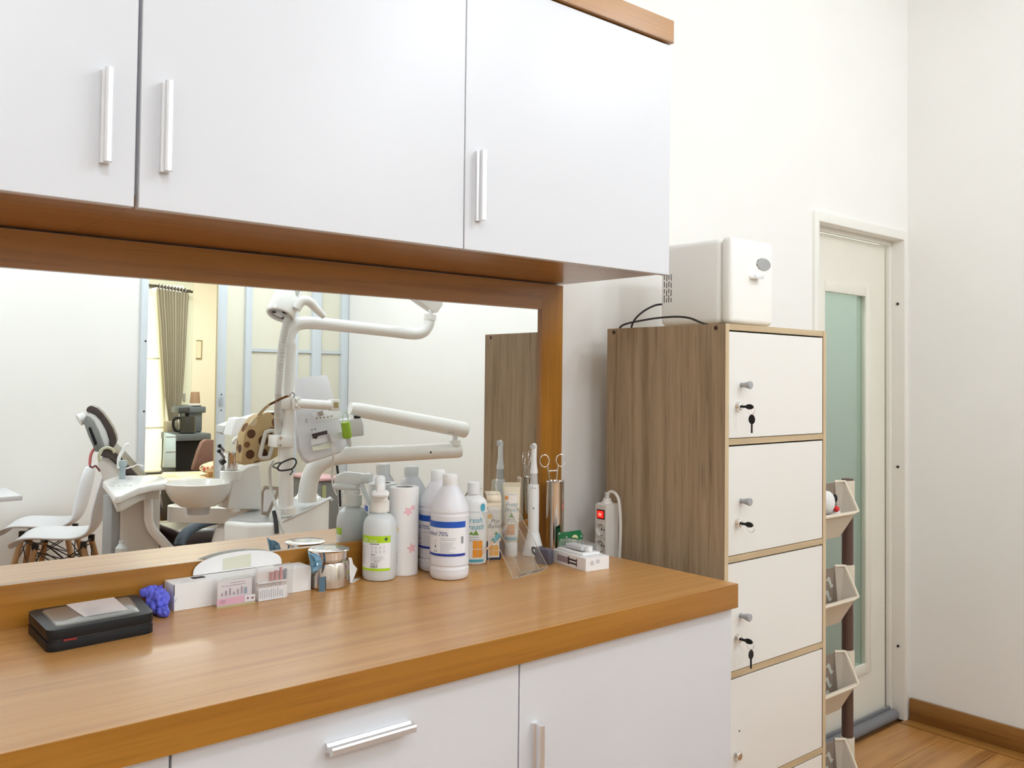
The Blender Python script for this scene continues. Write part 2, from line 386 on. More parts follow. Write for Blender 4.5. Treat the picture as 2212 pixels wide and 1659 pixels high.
# tiled washroom behind the pane
wb = bx((1.0, .95, 0), (2.6, 1.0, 2.7), 'wall_washroom', mat('tile_grout', (.30, .33, .31), .8)); wb['kind'] = 'structure'
M_TILE = mat('pale_green_tile', (.64, .71, .67), .3)
for i in range(5):
    for j in range(8):
        x = 1.0+.34*i-.14; z = .335*j
        if x > 2.5: continue
        bx((max(1.0, x)+.002, .942, z+.002), (min(2.6, x+.34)-.002, .951, z+.333), 'tile', M_TILE, wb)
for nm, a, b in (('wall_washroom_left', (1.0, .12, 0), (1.05, .95, 2.7)), ('wall_washroom_right', (2.55, .12, 0), (2.6, .95, 2.7))):
    o = bx(a, b, nm, M_WALL); o['kind'] = 'structure'
o = bx((1.0, .12, 2.7), (2.6, 1.0, 2.75), 'ceiling_washroom', M_CEIL); o['kind'] = 'structure'
t = thing('paper_dispenser', 'white wall dispenser seen dimly through the frosted door pane', 'dispenser', (2.06, .93, 1.30))
MB().prism([(1.985, .94, 1.30), (2.135, .94, 1.30), (2.115, .94, 1.55), (2.005, .94, 1.55)], (0, -.09, 0)).build('cover', M_WPL, t, bevel=.012)
bx((1.99, .845, 1.405), (2.13, .94, 1.412), 'slot', M_GREYP, t)

# ---------------------------------------------------------------- wall mirror in its wooden frame
YM, YFR = -.0212, -.030
t = thing('wall_mirror', 'wide wall mirror in orange wood frame between counter and wall cabinets', 'mirror', (-1.3, 0, ZC))
bx((-2.58, YM, 1.0), (-.07, -.004, 1.60), 'mirror_glass', M_MIRROR, t)
bx((-2.59, YFR, ZC), (-.0745, -.0005, 1.019), 'bottom_rail', M_ORANGE, t)
bx((-2.59, YFR, 1.5757), (-.0745, -.0005, 1.644), 'top_rail', M_ORANGE, t)
bx((-.0742, YFR, ZC), (.002, -.0005, 1.644), 'right_stile', M_ORANGE_V, t)

# ---------------------------------------------------------------- counter
t = thing('countertop', 'long orange wood laminate countertop with thick front edge', 'countertop', (-1.3, -.3, .89))
bx((-2.595, -.599, .8905), (0, -.0005, ZC), 'slab', M_ORANGE_LIT, t)
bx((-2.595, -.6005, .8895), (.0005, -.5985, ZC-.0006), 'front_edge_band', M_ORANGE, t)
PROF = [(-.0072, 0), (.0072, 0), (.0072, -.006), (.0034, -.0085), (.0034, -.0130), (.0060, -.0145), (.0070, -.0185), (.0058, -.0225), (.0030, -.0245), (-.0030, -.0245), (-.0058, -.0225), (-.0070, -.0185), (-.0060, -.0145), (-.0034, -.0130), (-.0034, -.0085), (-.0072, -.006)]
def pull(parent, c, L, vert):
    pts = [(c[0]+a, c[1]+d, c[2]-L/2) if vert else (c[0]-L/2, c[1]+d, c[2]+a) for a, d in PROF]
    return MB().prism(pts, (0, 0, L) if vert else (L, 0, 0)).build('handle', M_ALU, parent)
def cab(name, label, x0, x1, z0, z1, y0, ydoor, parts, gapl=.001, gapr=.001, ends=(M_LAM, M_LAM), bottom=M_LAM):
    t = thing(name, label, 'cabinet', ((x0+x1)/2, y0, z0))
    T = .018
    bx((x0+.0003, y0, z0+T), (x0+T, ydoor+.001, z1), 'side_panel', ends[0], t)
    bx((x1-T, y0, z0+T), (x1-.0003, ydoor+.001, z1), 'side_panel', ends[1], t)
    bx((x0+.0003, y0, z0), (x1-.0003, ydoor+.001, z0+T), 'bottom_panel', bottom, t)
    bx((x0+T, y0, z1-T), (x1-T, ydoor+.001, z1), 'top_panel', M_LAM, t)
    bx((x0+T, y0, z0+T), (x1-T, y0-.006, z1-T), 'back_panel', M_LAM, t)
    for kind, a, b, hc, L, v in parts:
        p = bx((x0+gapl, ydoor, a), (x1-gapr, ydoor-.018, b), kind, M_LAM, t, bevel=.0012, seg=1)
        if hc: pull(p, (hc[0], ydoor-.018, hc[1]), L, v)
    return t
YD = -.567
for x0, x1, lab, parts in (
    (-.6263, .0, 'white base cabinet under the right end of the counter, upright handle', [('door', .1, .886, (-.590, .702), .142, True)]),
    (-1.2438, -.6263, 'white base cabinet with a horizontal drawer handle, middle of the counter', [('drawer', .66, .886, (-.938, .834), .150, False), ('door', .1, .657, (-.67, .55), .142, True)]),
    (-1.8702, -1.2438, 'white base cabinet at the lower left corner, left of the drawer cabinet', [('door', .1, .886, (-1.83, .702), .142, True)])):
    c = cab('base_cabinet', lab, x0, x1, .1, .8892, -.004, YD, parts, .0018, .0018)
    bx((x0+.001, -.02, 0), (x1-.001, -.52, .0995), 'plinth', M_LAM, c)
UD = -.374; ZB = 1.6445
for x0, x1, lab, hx, gl, gr in (
    (-.6161, .0105, 'white wall cabinet nearest the mini cooler, rightmost of the row', -.5825, .001, 0),
    (-1.2438, -.6161, 'wide white wall cabinet in the middle of the row over the mirror', -1.2035, .003, .001),
    (-1.8702, -1.2438, 'white wall cabinet leftmost in view, handle near its right edge', -1.292, .001, .003)):
    c = cab('wall_cabinet', lab, x0, x1, ZB+.004, 2.209, -.0005, UD, [('door', ZB, 2.2065, (hx, 1.7735), .140, True)], gl, gr, bottom=M_ORANGE)
t = thing('cabinet_cornice', 'orange wood cornice board along the top of the wall cabinets', 'cornice', (-1.3, -.2, 2.21))
bx((-2.59, -.0005, 2.2095), (.0125, -.401, 2.265), 'board', M_ORANGE, t, bevel=.001, seg=1)

# ---------------------------------------------------------------- locker with keyed doors
LX0, LX1, LYF, LYB, LZ = .1105, .5638, -.4836, -.0942, 1.529
t = thing('locker_cabinet', 'tall grey oak locker with stacked white keyed doors', 'locker', ((LX0+LX1)/2, -.29, 0))
for x in (LX0, LX1-.0148):
    p = bx((x, LYF+.0006, 0), (x+.0148, LYB, LZ), 'side_panel', M_OAK, t)
    bx((x+.0002, LYF, 0), (x+.0146, LYF+.0006, LZ), 'edge_band', M_OAK_E, p)
for y, z in ((-.118, 1.519), (-.455, 1.519)):
    MB().lathe([(.0055, 0), (.005, .0012), (0, .0014)], (LX0, y, z), 16, Matrix.Rotation(-PI/2, 3, 'Y')).build('screw_cap', mat('dark_brown_cap', (.05, .02, .012), .5), t)
ztops = [LZ, 1.2497, .9664, .6882, .4075, .13]
for i, z in enumerate(ztops):
    bx((LX0+.0148, LYF+.001, z-.0148), (LX1-.0148, LYB, z), 'top_panel' if i == 0 else 'shelf', M_OAK_EX, t)
bx((LX0+.0148, LYB-.0005, .11), (LX1-.0148, LYB-.004, 1.51), 'back_panel', M_OAK, t)
for i in range(5):
    za, zb = ztops[i+1]+.0015, ztops[i]-.0148-.004
    p = bx((LX0+.0165, LYF+.0015, za), (LX1-.0163, LYF+.0165, zb), 'door', mat('locker_door_white', (.80, .775, .725), .4, var=.008, vscale=3), t, bevel=.0008, seg=1)
    RX = Matrix.Rotation(PI/2, 3, 'X')
    kx, lx = .177, .1625; kz = ztops[i+1]+.131; lz = ztops[i+1]+.0785
    yd = LYF+.0015
    if i != 3:
        MB().lathe([(.0065, -.0), (.0055, .006), (.0065, .012), (.0095, .024), (.0098, .027), (.0085, .0285), (0, .029)], (kx, yd, kz), 20, RX).build('knob', M_GREYP, p, smooth=.6)
    else:
        MB().lathe([(.0025, 0), (.0022, .0006), (0, .0006)], (.1745, yd, .541), 12, RX).build('knob_hole', M_DARKGAP, p)
    MB().lathe([(.0115, 0), (.0115, .002), (.0095, .005), (.0092, .011), (.0080, .012), (0, .012)], (lx, yd, lz), 24, RX).build('lock', M_STEEL, p, smooth=.6)
    if i < 3:
        kb = MB(); 
        kb.box((lx-.0012, yd-.012, lz-.003), (lx+.0012, yd-.024, lz+.003))
        kb.lathe([(.0, -.0018), (.011, -.0016), (.012, 0), (.011, .0016), (0, .0018)], (lx, yd-.034, lz), 18, Matrix.Rotation(PI/2, 3, 'Y') @ Matrix.Diagonal((1, 1, 1)), sx=.55)
        kb.build('key', M_BLACK, p, smooth=.6)
        rc = (lx+.001, yd-.038, lz-.008)
        MB().tube([(rc[0], rc[1]+.010*math.cos(a*PI/10), rc[2]+.010*math.sin(a*PI/10)) for a in range(20)], .0007, 6, closed=True).build('key_ring', M_STEEL, p)
        if i != 1:
            z0 = lz-.018
            k = MB().lathe([(0, -.0016), (.0085, -.0016), (.0095, 0), (.0085, .0016), (0, .0016)], (lx+.001, yd-.04, z0-.012), 18, Matrix.Rotation(PI/2 if i else 0, 3, 'Z') @ Matrix.Rotation(PI/2, 3, 'Y'), sx=1.25)
            k.box((lx-.0008, yd-.0415, z0-.045), (lx+.0026, yd-.0385, z0-.020))
            k.build('spare_key', M_BLACK, p, smooth=.6)

# ---------------------------------------------------------------- small white cooler on the locker
fx0, fx1, fy0, fy1, fz = .268, .462, -.364, -.145, 1.541
t = thing('mini_cooler', 'small white countertop cooler on top of the locker', 'cooler', (.36, -.26, LZ))
bx((fx0, -.350, fz), (fx1, fy1, 1.769), 'body', M_FRIDGE, t, bevel=.016, seg=4)
dr = bx((fx0-.001, fy0-.022, fz), (fx1+.001, -.3515, 1.771), 'door', M_FRIDGE, t, bevel=.014, seg=4)
MB().lathe([(.0175, 0), (.0165, .0022), (0, .0024)], (.412, fy0-.022, 1.707), 28, RX, sx=1.9).build('badge', mat('badge_mirror', (.42, .42, .42), .05, metal=1), dr, smooth=.5)
bx((.350, fy0-.041, 1.664), (.388, fy0-.0215, 1.673), 'latch', M_CHROME, dr, bevel=.0015)
for (a, b) in ((fx0+.02, -.335), (fx1-.03, -.335), (fx0+.02, -.17), (fx1-.03, -.17)):
    MB().lathe([(.009, LZ+.0003), (.009, fz+.002)], (a, b, 0), 14).build('foot', M_BLACKM, t)
for i, y in enumerate((-.162, -.170, -.178, -.186)):
    z = 1.607; 
    for j, L in enumerate((.012, .018, .015, .018) if i % 2 else (.021, .012, .016, .012)):
        bx((fx0-.0004, y-.0012, z), (fx0+.001, y+.0012, z+L), 'vent_slot', M_DARKGAP, t); z += L+.005
MB().tube([(.285, -.142, 1.605), (.262, -.130, 1.600), (.235, -.108, 1.580), (.222, -.086, 1.550), (.22, -.076, 1.50)], .0028, 8, smooth=8).build('power_cord', M_BLACKM, t, smooth=SM)
MB().tube([(.18, -.076, 1.505), (.175, -.086, 1.540), (.19, -.16, 1.555), (.21, -.23, 1.561), (.215, -.29, 1.556), (.23, -.345, 1.5360), (.30, -.40, 1.5345)], .0028, 8, smooth=8).build('power_cord', M_BLACKM, t, smooth=SM)

# ---------------------------------------------------------------- storage rack with beige baskets
t = thing('storage_rack', 'tall plastic rack of beige tilted baskets on brown poles by the door', 'rack', (.92, -.18, 0))
M_BASK = mat('beige_basket', (.62, .54, .42), .45); M_BASKI = mat('taupe_basket_inside', (.24, .185, .145), .5); M_POLE = mat('brown_pole', (.095, .05, .038), .4)
rx0, rx1, ryb, ryf = .66, 1.088, -.228, -.290
for x in (rx0-.022, rx1+.022):
    MB().tube([(x, -.243, 0), (x, -.243, 1.066)], .0185, 16).build('pole', M_POLE, t, smooth=SM)
    MB().lathe([(.0192, 1.062), (.0192, 1.070), (0, 1.073)], (x, -.243, 0), 16).build('pole_cap', M_POLE, t, smooth=SM)
    bx((x-.02, -.10, 0), (x+.02, -.32, .012), 'foot', M_POLE, t, bevel=.004)
def leaf(cx, cz, y, a, L=.055):
    pts = []
    for k in range(9): u = k/8; pts.append((u*L-L/2, .014*math.sin(PI*u)*(1-.3*u)+.009*math.sin(2*PI*u)))
    for k in range(7, 0, -1): u = k/8; pts.append((u*L-L/2, -.007*math.sin(PI*u)+.009*math.sin(2*PI*u)))
    return [(cx+p*math.cos(a)-q*math.sin(a), y, cz+p*math.sin(a)+q*math.cos(a)) for p, q in pts]
for zt in (1.062, .785, .506, .222):
    zf, zb = zt-.092, zt-.175
    k = bx((rx0+.028, ryb+.004, zb), (rx1-.026, ryb, zt-.003), 'basket', M_BASKI, t)
    m2 = MB()
    m2.prism([(rx0+.04, ryb, zb), (rx1-.04, ryb, zb), (rx1-.045, ryb-.026, zb), (rx0+.045, ryb-.026, zb)], (0, 0, .004))
    m2.prism([(rx0+.045, ryb-.026, zb), (rx1-.045, ryb-.026, zb), (rx1-.002, ryf, zf), (rx0+.002, ryf, zf)], (0, .003, .003))
    m2.build('basket_front', M_BASK, k)
    for s, xa, xb in ((1, rx1-.028, rx1-.002), (-1, rx0+.028, rx0+.002)):
        MB().prism([(xa-.012*s, ryb, zb), (xa-.017*s, ryb-.026, zb), (xb, ryf, zf), (xb, ryb-.016, zt), (xa, ryb, zt-.003)], (-.003*s, 0, 0)).build('basket_side', mat('taupe_side', (.44, .375, .30), .5), k)
        MB().tube([(xa, ryb+.002, zt), (xb, ryb-.018, zt+.001), (xb+.006*s, ryb-.036, zt-.04), (xb+.002*s, ryf-.002, zf), (xb-.03*s, ryf-.004, zf-.002), ((rx0+rx1)/2, ryf-.004, zf-.002)], .0055, 8).build('basket_rim', mat('pale_rim', (.74, .66, .53), .4), k, smooth=SM)
        MB().lathe([(.0225, zt-.070), (.0225, zt), (.020, zt+.003)], (xb+.024*s, -.243, 0), 16).build('pole_collar', M_BASK, k, smooth=SM)
        bx((xb-.004*s, -.249, zt-.06), (xb+.010*s, -.238, zt-.005), 'collar_web', M_BASK, k)
    for u, vz in ((1.025, zt-.050), (1.015, zt-.092), (1.02, zt-.135), (.94, zt-.050), (.93, zt-.092), (.94, zt-.135), (.84, zt-.05), (.84, zt-.092), (.84, zt-.135), (.75, zt-.05), (.74, zt-.092), (.75, zt-.135)):
        MB().prism(leaf(u, vz, ryb-.0002, -.3), (0, -.0008, 0)).build('leaf_cutout', mat('pale_cutout', (.50, .50, .45), .5), k)
t = thing('plush_toy', 'fluffy white plush toy lying in the top basket of the rack', 'plush toy', (.985, -.268, .897))
fur = mat('white_fur', (.80, .79, .77), .95, bump=.6, bscale=120)
mb = MB(); c0 = Vector((1.000, -.256, .957)); rr = random.Random(3)
mb.ball(c0, .030, 16, (1, .62, 1))
for k in range(420):
    d = Vector((rr.gauss(0, 1), rr.gauss(0, 1), rr.gauss(0, 1))).normalized(); d.y *= .62; p = c0+d*.028; q = c0+d*(.035+.003*rr.random()); s_ = d.cross(Vector((0, 0, 1))).normalized()*.0016
    mb.add([p-s_, p+s_, q], [(0, 1, 2)])
mb.build('body', fur, t)
MB().ball((.955, -.258, 1.005), .033, 16, (1, .7, 1.15)).build('head', fur, t, smooth=3)
MB().ball((.982, -.276, .985), .010, 12).build('red_nose', mat('red_felt', (.65, .03, .03), .8), t, smooth=3)
MB().ball((.984, -.270, 1.018), .0085, 12, (.8, 1, 1.6)).build('eye', M_BLACK, t, smooth=3)
MB().ball((.940, -.256, .940), .028, 14, (1.1, .6, 1)).build('lower_body', fur, t, smooth=3)

# ---------------------------------------------------------------- power strip on the locker side
t = thing('power_strip', 'white power strip with glowing red switch fixed to the locker side', 'power strip', (.087, -.12, .76))
hs = MB().box((.0745, -.140, .76), (.1098, -.099, 1.058))
def holed(mb, y0, y1, z0, z1, zc, yc, R, x):
    n = 28; P = []
    for k in range(n):
        a = 2*PI*k/n; c, q = math.cos(a), math.sin(a)
        s = min((y1-yc)/c if c > 1e-6 else ((y0-yc)/c if c < -1e-6 else 9), (z1-zc)/q if q > 1e-6 else ((z0-zc)/q if q < -1e-6 else 9))
        P += [(x, yc+R*c, zc+R*q), (x, yc+s*c, zc+s*q)]
    mb.add(P, [(2*k, 2*((k+1) % n), 2*((k+1) % n)+1, 2*k+1) for k in range(n)])
    for ya, za, sy, sz in ((y0, z0, -1, -1), (y1, z0, 1, -1), (y1, z1, 1, 1), (y0, z1, -1, 1)):
        o = P[1::2]; A = [p for p in o if abs(p[1]-ya) < 1e-6 and (p[2]-zc)*sz > 0]; B = [p for p in o if abs(p[2]-za) < 1e-6 and (p[1]-yc)*sy > 0]
        if A and B: mb.add([max(A, key=lambda p: sz*p[2]), (x, ya, za), max(B, key=lambda p: sy*p[1])], [(0, 1, 2)])
for zc_ in (.988, .945, .902): holed(hs, -.139, -.100, zc_-.0213, zc_+.0213, zc_, -.1195, .0165, .063)
hs.quad((.063, -.139, 1.0093), (.063, -.100, 1.0093), (.063, -.100, 1.055), (.063, -.139, 1.055))
hs.quad((.063, -.139, .763), (.063, -.100, .763), (.063, -.100, .8807), (.063, -.139, .8807))
hs.quad((.063, -.139, .763), (.0745, -.140, .76), (.0745, -.140, 1.058), (.063, -.139, 1.055))
hs.quad((.063, -.100, .763), (.0745, -.099, .76), (.0745, -.099, 1.058), (.063, -.100, 1.055))
hs.quad((.063, -.139, 1.055), (.0745, -.140, 1.058), (.0745, -.099, 1.058), (.063, -.100, 1.055))
hs.build('housing', M_WPL2, t)
MB().lathe([(.0165, 1.057), (.015, 1.062), (.012, 1.064), (.0105, 1.072), (0, 1.072)], (.087, -.12, 0), 20).build('cord_collar', M_WPL2, t, smooth=.6)
MB().tube([(.087, -.12, 1.072), (.087, -.123, 1.083), (.089, -.135, 1.090), (.092, -.150, 1.082), (.094, -.158, 1.06), (.095, -.162, 1.0), (.094, -.160, .92), (.09, -.155, .8), (.085, -.15, .5)], .0042, 10, smooth=8).build('cord', M_WPL2, t, smooth=SM)
for z in (1.074, 1.079, 1.084): MB().lathe([(.0075, 0), (.0075, .0025)], (.087, -.12-.12*(z-1.074), z), 14).build('strain_ring', M_WPL2, t, smooth=SM)
RYm = Matrix.Rotation(-PI/2, 3, 'Y')
bx((.0622, -.134, 1.0175), (.0635, -.106, 1.0425), 'switch_bezel', M_BLACK, t)
sw = bx((.0600, -.131, 1.0205), (.0625, -.109, 1.0395), 'switch', mat('glowing_red', (.9, .02, .015), .3, emit=1.2), t, bevel=.0008)
for y in (-.117, -.123): bx((.0596, y-.0012, 1.026), (.0601, y+.0012, 1.034), 'switch_mark', mat('switch_mark_glow', (1, .5, .35), .4, emit=1.5), sw)
for z in (.988, .945, .902):
    s = MB().lathe([(.0185, 0), (.0185, .0008), (.0163, .0008), (.0155, -.010), (0, -.010)], (.0628, -.1195, z), 28, RYm, caps=False).build('socket', M_WPL2, t, smooth=.5)
    for dy in (-.0055, .0055): MB().lathe([(.0024, 0), (.0024, .0006), (0, .0006)], (.0728, -.1195+dy, z), 10, RYm).build('pin_hole', M_DARKGAP, s)
    for dz in (-.0140, .0140): bx((.0655, -.1225, z+dz-.0015), (.069, -.1165, z+dz+.0015), 'earth_clip', M_GREYP, s)
bx((.058, -.145, .758), (.1, -.095, .762), 'end_cap', M_WPL2, t)

# ---------------------------------------------------------------- things on the counter
VD = Vector((.53, .848, 0)).normalized()
def facing(x, y): return math.atan2(-1.7955-y, -1.6867-x)     # angle towards where the room is entered

# zip case with clear window
t = thing('zip_case', 'black zip case with clear cover and white paper on top, left on counter', 'case', (-1.2, -.13, ZC))
CP = [(-1.308, -.062), (-1.312, -.222), (-1.138, -.206), (-1.119, -.052)]
def rounded(poly, z, r=.018, k=6):
    out = []; n = len(poly)
    for i in range(n):
        a, b, c = (Vector((*poly[j % n], z)) for j in (i-1, i, i+1))
        u = (a-b).normalized(); v = (c-b).normalized()
        p, q = b+u*r, b+v*r
        for j in range(k+1): s = j/k; out.append(tuple(p*(1-s)**2+b*2*s*(1-s)+q*s*s))
    return out
def shrink(poly, d):
    c = sum((Vector((*p, 0)) for p in poly), Vector())/len(poly)
    return [tuple((Vector((*p, 0))+(c-Vector((*p, 0))).normalized()*d)[:2]) for p in poly]
MB().prism(rounded(CP, ZC), (0, 0, .015)).build('lower_half', M_BLACK, t, bevel=.004)
MB().prism(rounded(shrink(CP, .004), ZC+.015), (0, 0, .004)).build('zip', mat('zip_teeth', (.035, .03, .03), .5), t)
MB().prism(rounded(CP, ZC+.019), (0, 0, .016)).build('upper_half', M_BLACK, t, bevel=.004)
cw = MB().prism(rounded(shrink(CP, .024), ZC+.035, .012), (0, 0, .002), scale=.97).build('clear_window', mat('smoky_film', (.17, .17, .16), .3, coat=.6, bump=.25, bscale=45), t, bevel=.0008, seg=1)
pc = [(-1.247, -.070), (-1.245, -.172), (-1.172, -.168), (-1.165, -.066)]
MB().prism([(x, y, ZC+.0373) for x, y in pc], (0, 0, .0012)).build('paper_insert', mat('insert_paper', (.78, .74, .75), .35, coat=.6), t)
mb = MB(); f = plane_fn((-1.207, -.145, ZC+.0388), (1, .03, 0), (0, 1, 0))
text_lines(mb, f, -.03, .03, .025, 9, .0065, .0012, .6); mb.build('printing', mat('faint_grey_print', (.55, .52, .54), .6), t)
bx((-1.288, -.2215, ZC+.0155), (-1.268, -.2190, ZC+.0185), 'red_zip_tag', mat('dark_red', (.25, .02, .02), .5), t)

# crumpled glove
t = thing('rubber_glove', 'crumpled violet-blue rubber glove between the zip case and the white box', 'glove', (-1.075, -.075, ZC))
mb = MB(); rr = random.Random(11)
gm = mat('violet_rubber', (.11, .12, .64), .5)
def crumple(c, r, sz, n, amp, seed):
    rr = random.Random(seed); b = MB().ball((0, 0, 0), 1, n); ph = [(Vector((rr.gauss(0, 1), rr.gauss(0, 1), rr.gauss(0, 1))).normalized()*rr.uniform(2.5, 7), rr.random()*6) for _ in range(9)]
    for i, v in enumerate(b.v):
        p = Vector(v); k = 1+amp*sum(abs(math.sin(p.dot(w)+f)) for w, f in ph)/9*2-amp
        b.v[i] = (c[0]+p.x*r*sz[0]*k, c[1]+p.y*r*sz[1]*k, max(ZC+.0005, c[2]+p.z*r*sz[2]*k))
    return b
g = crumple((-1.0895, -.078, ZC+.020), .0185, (.95, 1.2, 1.15), 64, .6, 4)
for q in g.v: mb.v.append(q)
mb.f += g.f; mb.build('palm', gm, t, smooth=1.2)
for c, r, sz, sd in (((-1.096, -.054, ZC+.036), .012, (1.2, .8, .8), 8), ((-1.078, -.055, ZC+.030), .010, (.8, .7, 1.2), 9), ((-1.090, -.110, ZC+.009), .011, (.9, 1.2, .8), 10)):
    crumple(c, r, sz, 36, .7, sd).build('finger', gm, t, smooth=1.2)

# white dispenser carton with raised perforated flap
t = thing('glove_box', 'long white cardboard dispenser box with raised oval flap behind clear packs', 'box', (-.91, -.07, ZC))
BX0, BX1, BY0, BY1, BH = -1.062, -.775, -.088, -.034, .050
mb = MB().box((BX0, BY0, ZC), (BX1, BY1, ZC+BH)); mb.build('carton', M_PAPER, t, bevel=.0008, seg=1)
pts = [(-1.006+.19*(1-math.cos(PI*k/20))/2, -.0345, ZC+BH+.001+.037*math.sin(PI*k/20)**.7) for k in range(21)]
fl_ = MB().prism(pts, (0, .0012, 0)).build('raised_flap', M_PAPER, t)
MB().prism([(-.945, -.0352, ZC+BH+.004), (-.885, -.0352, ZC+BH+.004), (-.885, -.0352, ZC+BH+.031), (-.945, -.0352, ZC+BH+.027)], (0, .0003, 0)).build('film_window', mat('yellowish_film', (.70, .70, .56), .3), fl_)
bx((-1.015, -.060, ZC+BH-.0004), (-.99, -.044, ZC+BH+.0006), 'opening_slit', M_DARKGAP, t)
for x in (BX0, BX1): bx((x-.0004, BY0-.0004, ZC+.03), (x+.0006, BY0+.0012, ZC+BH+.0004), 'corner_notch', M_DARKGAP, t)
MB().prism([(BX0-.0005, BY0-.0006, ZC+.016), (BX0+.004, BY0-.0006, ZC+.022), (BX0+.006, BY0-.0006, ZC+.026), (BX0+.0035, BY0-.0006, ZC+.021)], (0, .0008, 0)).build('torn_corner', M_DARKGAP, t)
mb = MB(); f = plane_fn((-1.04, BY0+.012, ZC+BH+.0003), (1, 0, 0), (0, 1, 0)); text_lines(mb, f, 0, .018, .012, 3, .006, .002); mb.build('faint_print', mat('faint_pink_print', (.80, .70, .71), .7), t)

# two clear blister packs with printed cards
def pack(x0, x1, h, label, art):
    y0, y1 = -.117, -.0985; z = ZC
    t = thing('blister_pack', label, 'pack', ((x0+x1)/2, (y0+y1)/2, z))
    sh = MB()
    sh.quad((x0, y0, z), (x1, y0, z), (x1, y0, z+h), (x0, y0, z+h)); sh.quad((x0, y1, z), (x1, y1, z), (x1, y1, z+h), (x0, y1, z+h))
    sh.quad((x0, y0, z), (x0, y1, z), (x0, y1, z+h), (x0, y0, z+h)); sh.quad((x1, y0, z), (x1, y1, z), (x1, y1, z+h), (x1, y0, z+h)); sh.quad((x0, y0, z+h), (x1, y0, z+h), (x1, y1, z+h), (x0, y1, z+h))
    sh.build('clear_shell', M_BLISTER, t)
    for xx in (x0, x1):
        MB().tube([(xx, y0, z), (xx, y0, z+h), (xx, y1, z+h)], .0006, 6).build('shell_edge', M_BLISTER, t)
    art(t, x0, x1, y0, y1, z, h)
def art1(t, x0, x1, y0, y1, z, h):
    c = bx((x0+.005, y0+.010, z+.001), (x1-.003, y0+.011, z+h-.006), 'insert_card', mat('pale_card', (.80, .75, .76), .5), t)
    f = plane_fn((x0, y0+.0008, z), (1, 0, 0), (0, 0, 1)); W = x1-x0; g = plane_fn((x0, y0+.0094, z), (1, 0, 0), (0, 0, 1))
    m = MB(); rect(m, f, 0, W, .004, .0175); m.build('pink_panel', mat('pink_card', (.78, .42, .55), .5), t)
    m = MB(); rect(m, f, 0, W, 0, .004); m.build('green_stripe', mat('olive_stripe', (.45, .47, .22), .5), t)
    m = MB(); rect(m, plane_fn((x0, y0+.0005, z), (1, 0, 0), (0, 0, 1)), W*.72, W, .005, .0175); m.build('white_panel', M_LABEL, t)
    m = MB(); f2 = plane_fn((x0, y0+.0002, z), (1, 0, 0), (0, 0, 1))
    disc(m, f2, W*.80, .0115, .0024); rect(m, f2, W*.89, W*.96, .009, .013); text_lines(m, f2, .006, .02, .013, 2, .004, .0012); m.build('small_print', mat('maroon_ink', (.30, .08, .14), .6), t)
    m = MB()
    for k in range(6): u = .012+k*.008; rect(m, g, u, u+.0035, .020, .026+.004*(k % 3))
    rect(m, g, .012, .062, .0385, .0395); rect(m, g, .03, .06, .043, .0442); m.build('bur_pictures', mat('mauve_ink', (.36, .26, .32), .6), t)
    m = MB(); rect(m, g, W-.02, W-.013, .019, .032); m.build('blue_bur', mat('blue_grey_ink', (.30, .38, .48), .6), t)
def art2(t, x0, x1, y0, y1, z, h):
    c = bx((x0+.002, y0+.012, z+.001), (x1-.005, y0+.013, z+h-.012), 'insert_card', mat('pinkish_card', (.74, .66, .62), .5), t)
    W = x1-x0; f = plane_fn((x0, y0+.0010, z), (1, 0, 0), (0, 0, 1))
    m = MB(); rect(m, f, .004, W-.012, .001, .0265); m.build('instruction_slip', M_LABEL, t)
    m = MB(); f2 = plane_fn((x0, y0+.0006, z), (1, 0, 0), (0, 0, 1))
    for k in range(11): u = .007+k*.0047; rect(m, f2, u, u+.0013, .005+.002*random.random(), .018+.006*random.random())
    m.build('upright_print', M_GREYINK, t)
    fb = bx((x0+.003, y0+.004, z+.034), (x1-.012, y0+.011, z+.0365), 'rack_bar', M_LABEL, t)
    for k, (hh, cc) in enumerate(((.018, 'p'), (.020, 'p'), (.025, 'p'), (.021, 'b'))):
        MB().lathe([(.0028, z+.0365), (.0028, z+.0365+hh*.7), (.0035, z+.0365+hh), (0, z+.0365+hh)], (x0+.034+k*.010, y0+.007, 0), 12).build('rubber_tip', mat('pink_rubber', (.60, .24, .24), .5) if cc == 'p' else mat('slate_rubber', (.22, .29, .36), .5), t, smooth=SM)
        MB().lathe([(.0007, z+.026), (.0007, z+.0365)], (x0+.034+k*.010, y0+.007, 0), 8).build('shank', M_STEEL, t)
pack(-.990, -.912, .054, 'clear plastic pack with pink printed card, left one before the white box', art1)
pack(-.909, -.832, .066, 'taller clear plastic pack with upright white slip, right one before the white box', art2)

# steel jar
JC = (-.727, -.076, ZC)
t = thing('steel_jar', 'polished steel jar with flat flanged lid on the counter', 'jar', JC)
R = .0435
MB().lathe([(R-.003, 0), (R, .003), (R, .05), (R-.003, .0555), (R-.0065, .058), (R-.0065, .0615)], JC, 48).build('body', mat('steel_counter_reflection', (.60, .53, .47), .17, metal=1), t, smooth=.5)  # brown reflection of the counter put into the steel tint
MB().lathe([(R-.0055, .0605), (R-.005, .0612), (R-.005, .075), (R+.0005, .0765), (R+.001, .0785), (R-.003, .0805), (R-.016, .0815), (0, .0820)], JC, 48).build('lid', M_STEEL, t, smooth=.5)
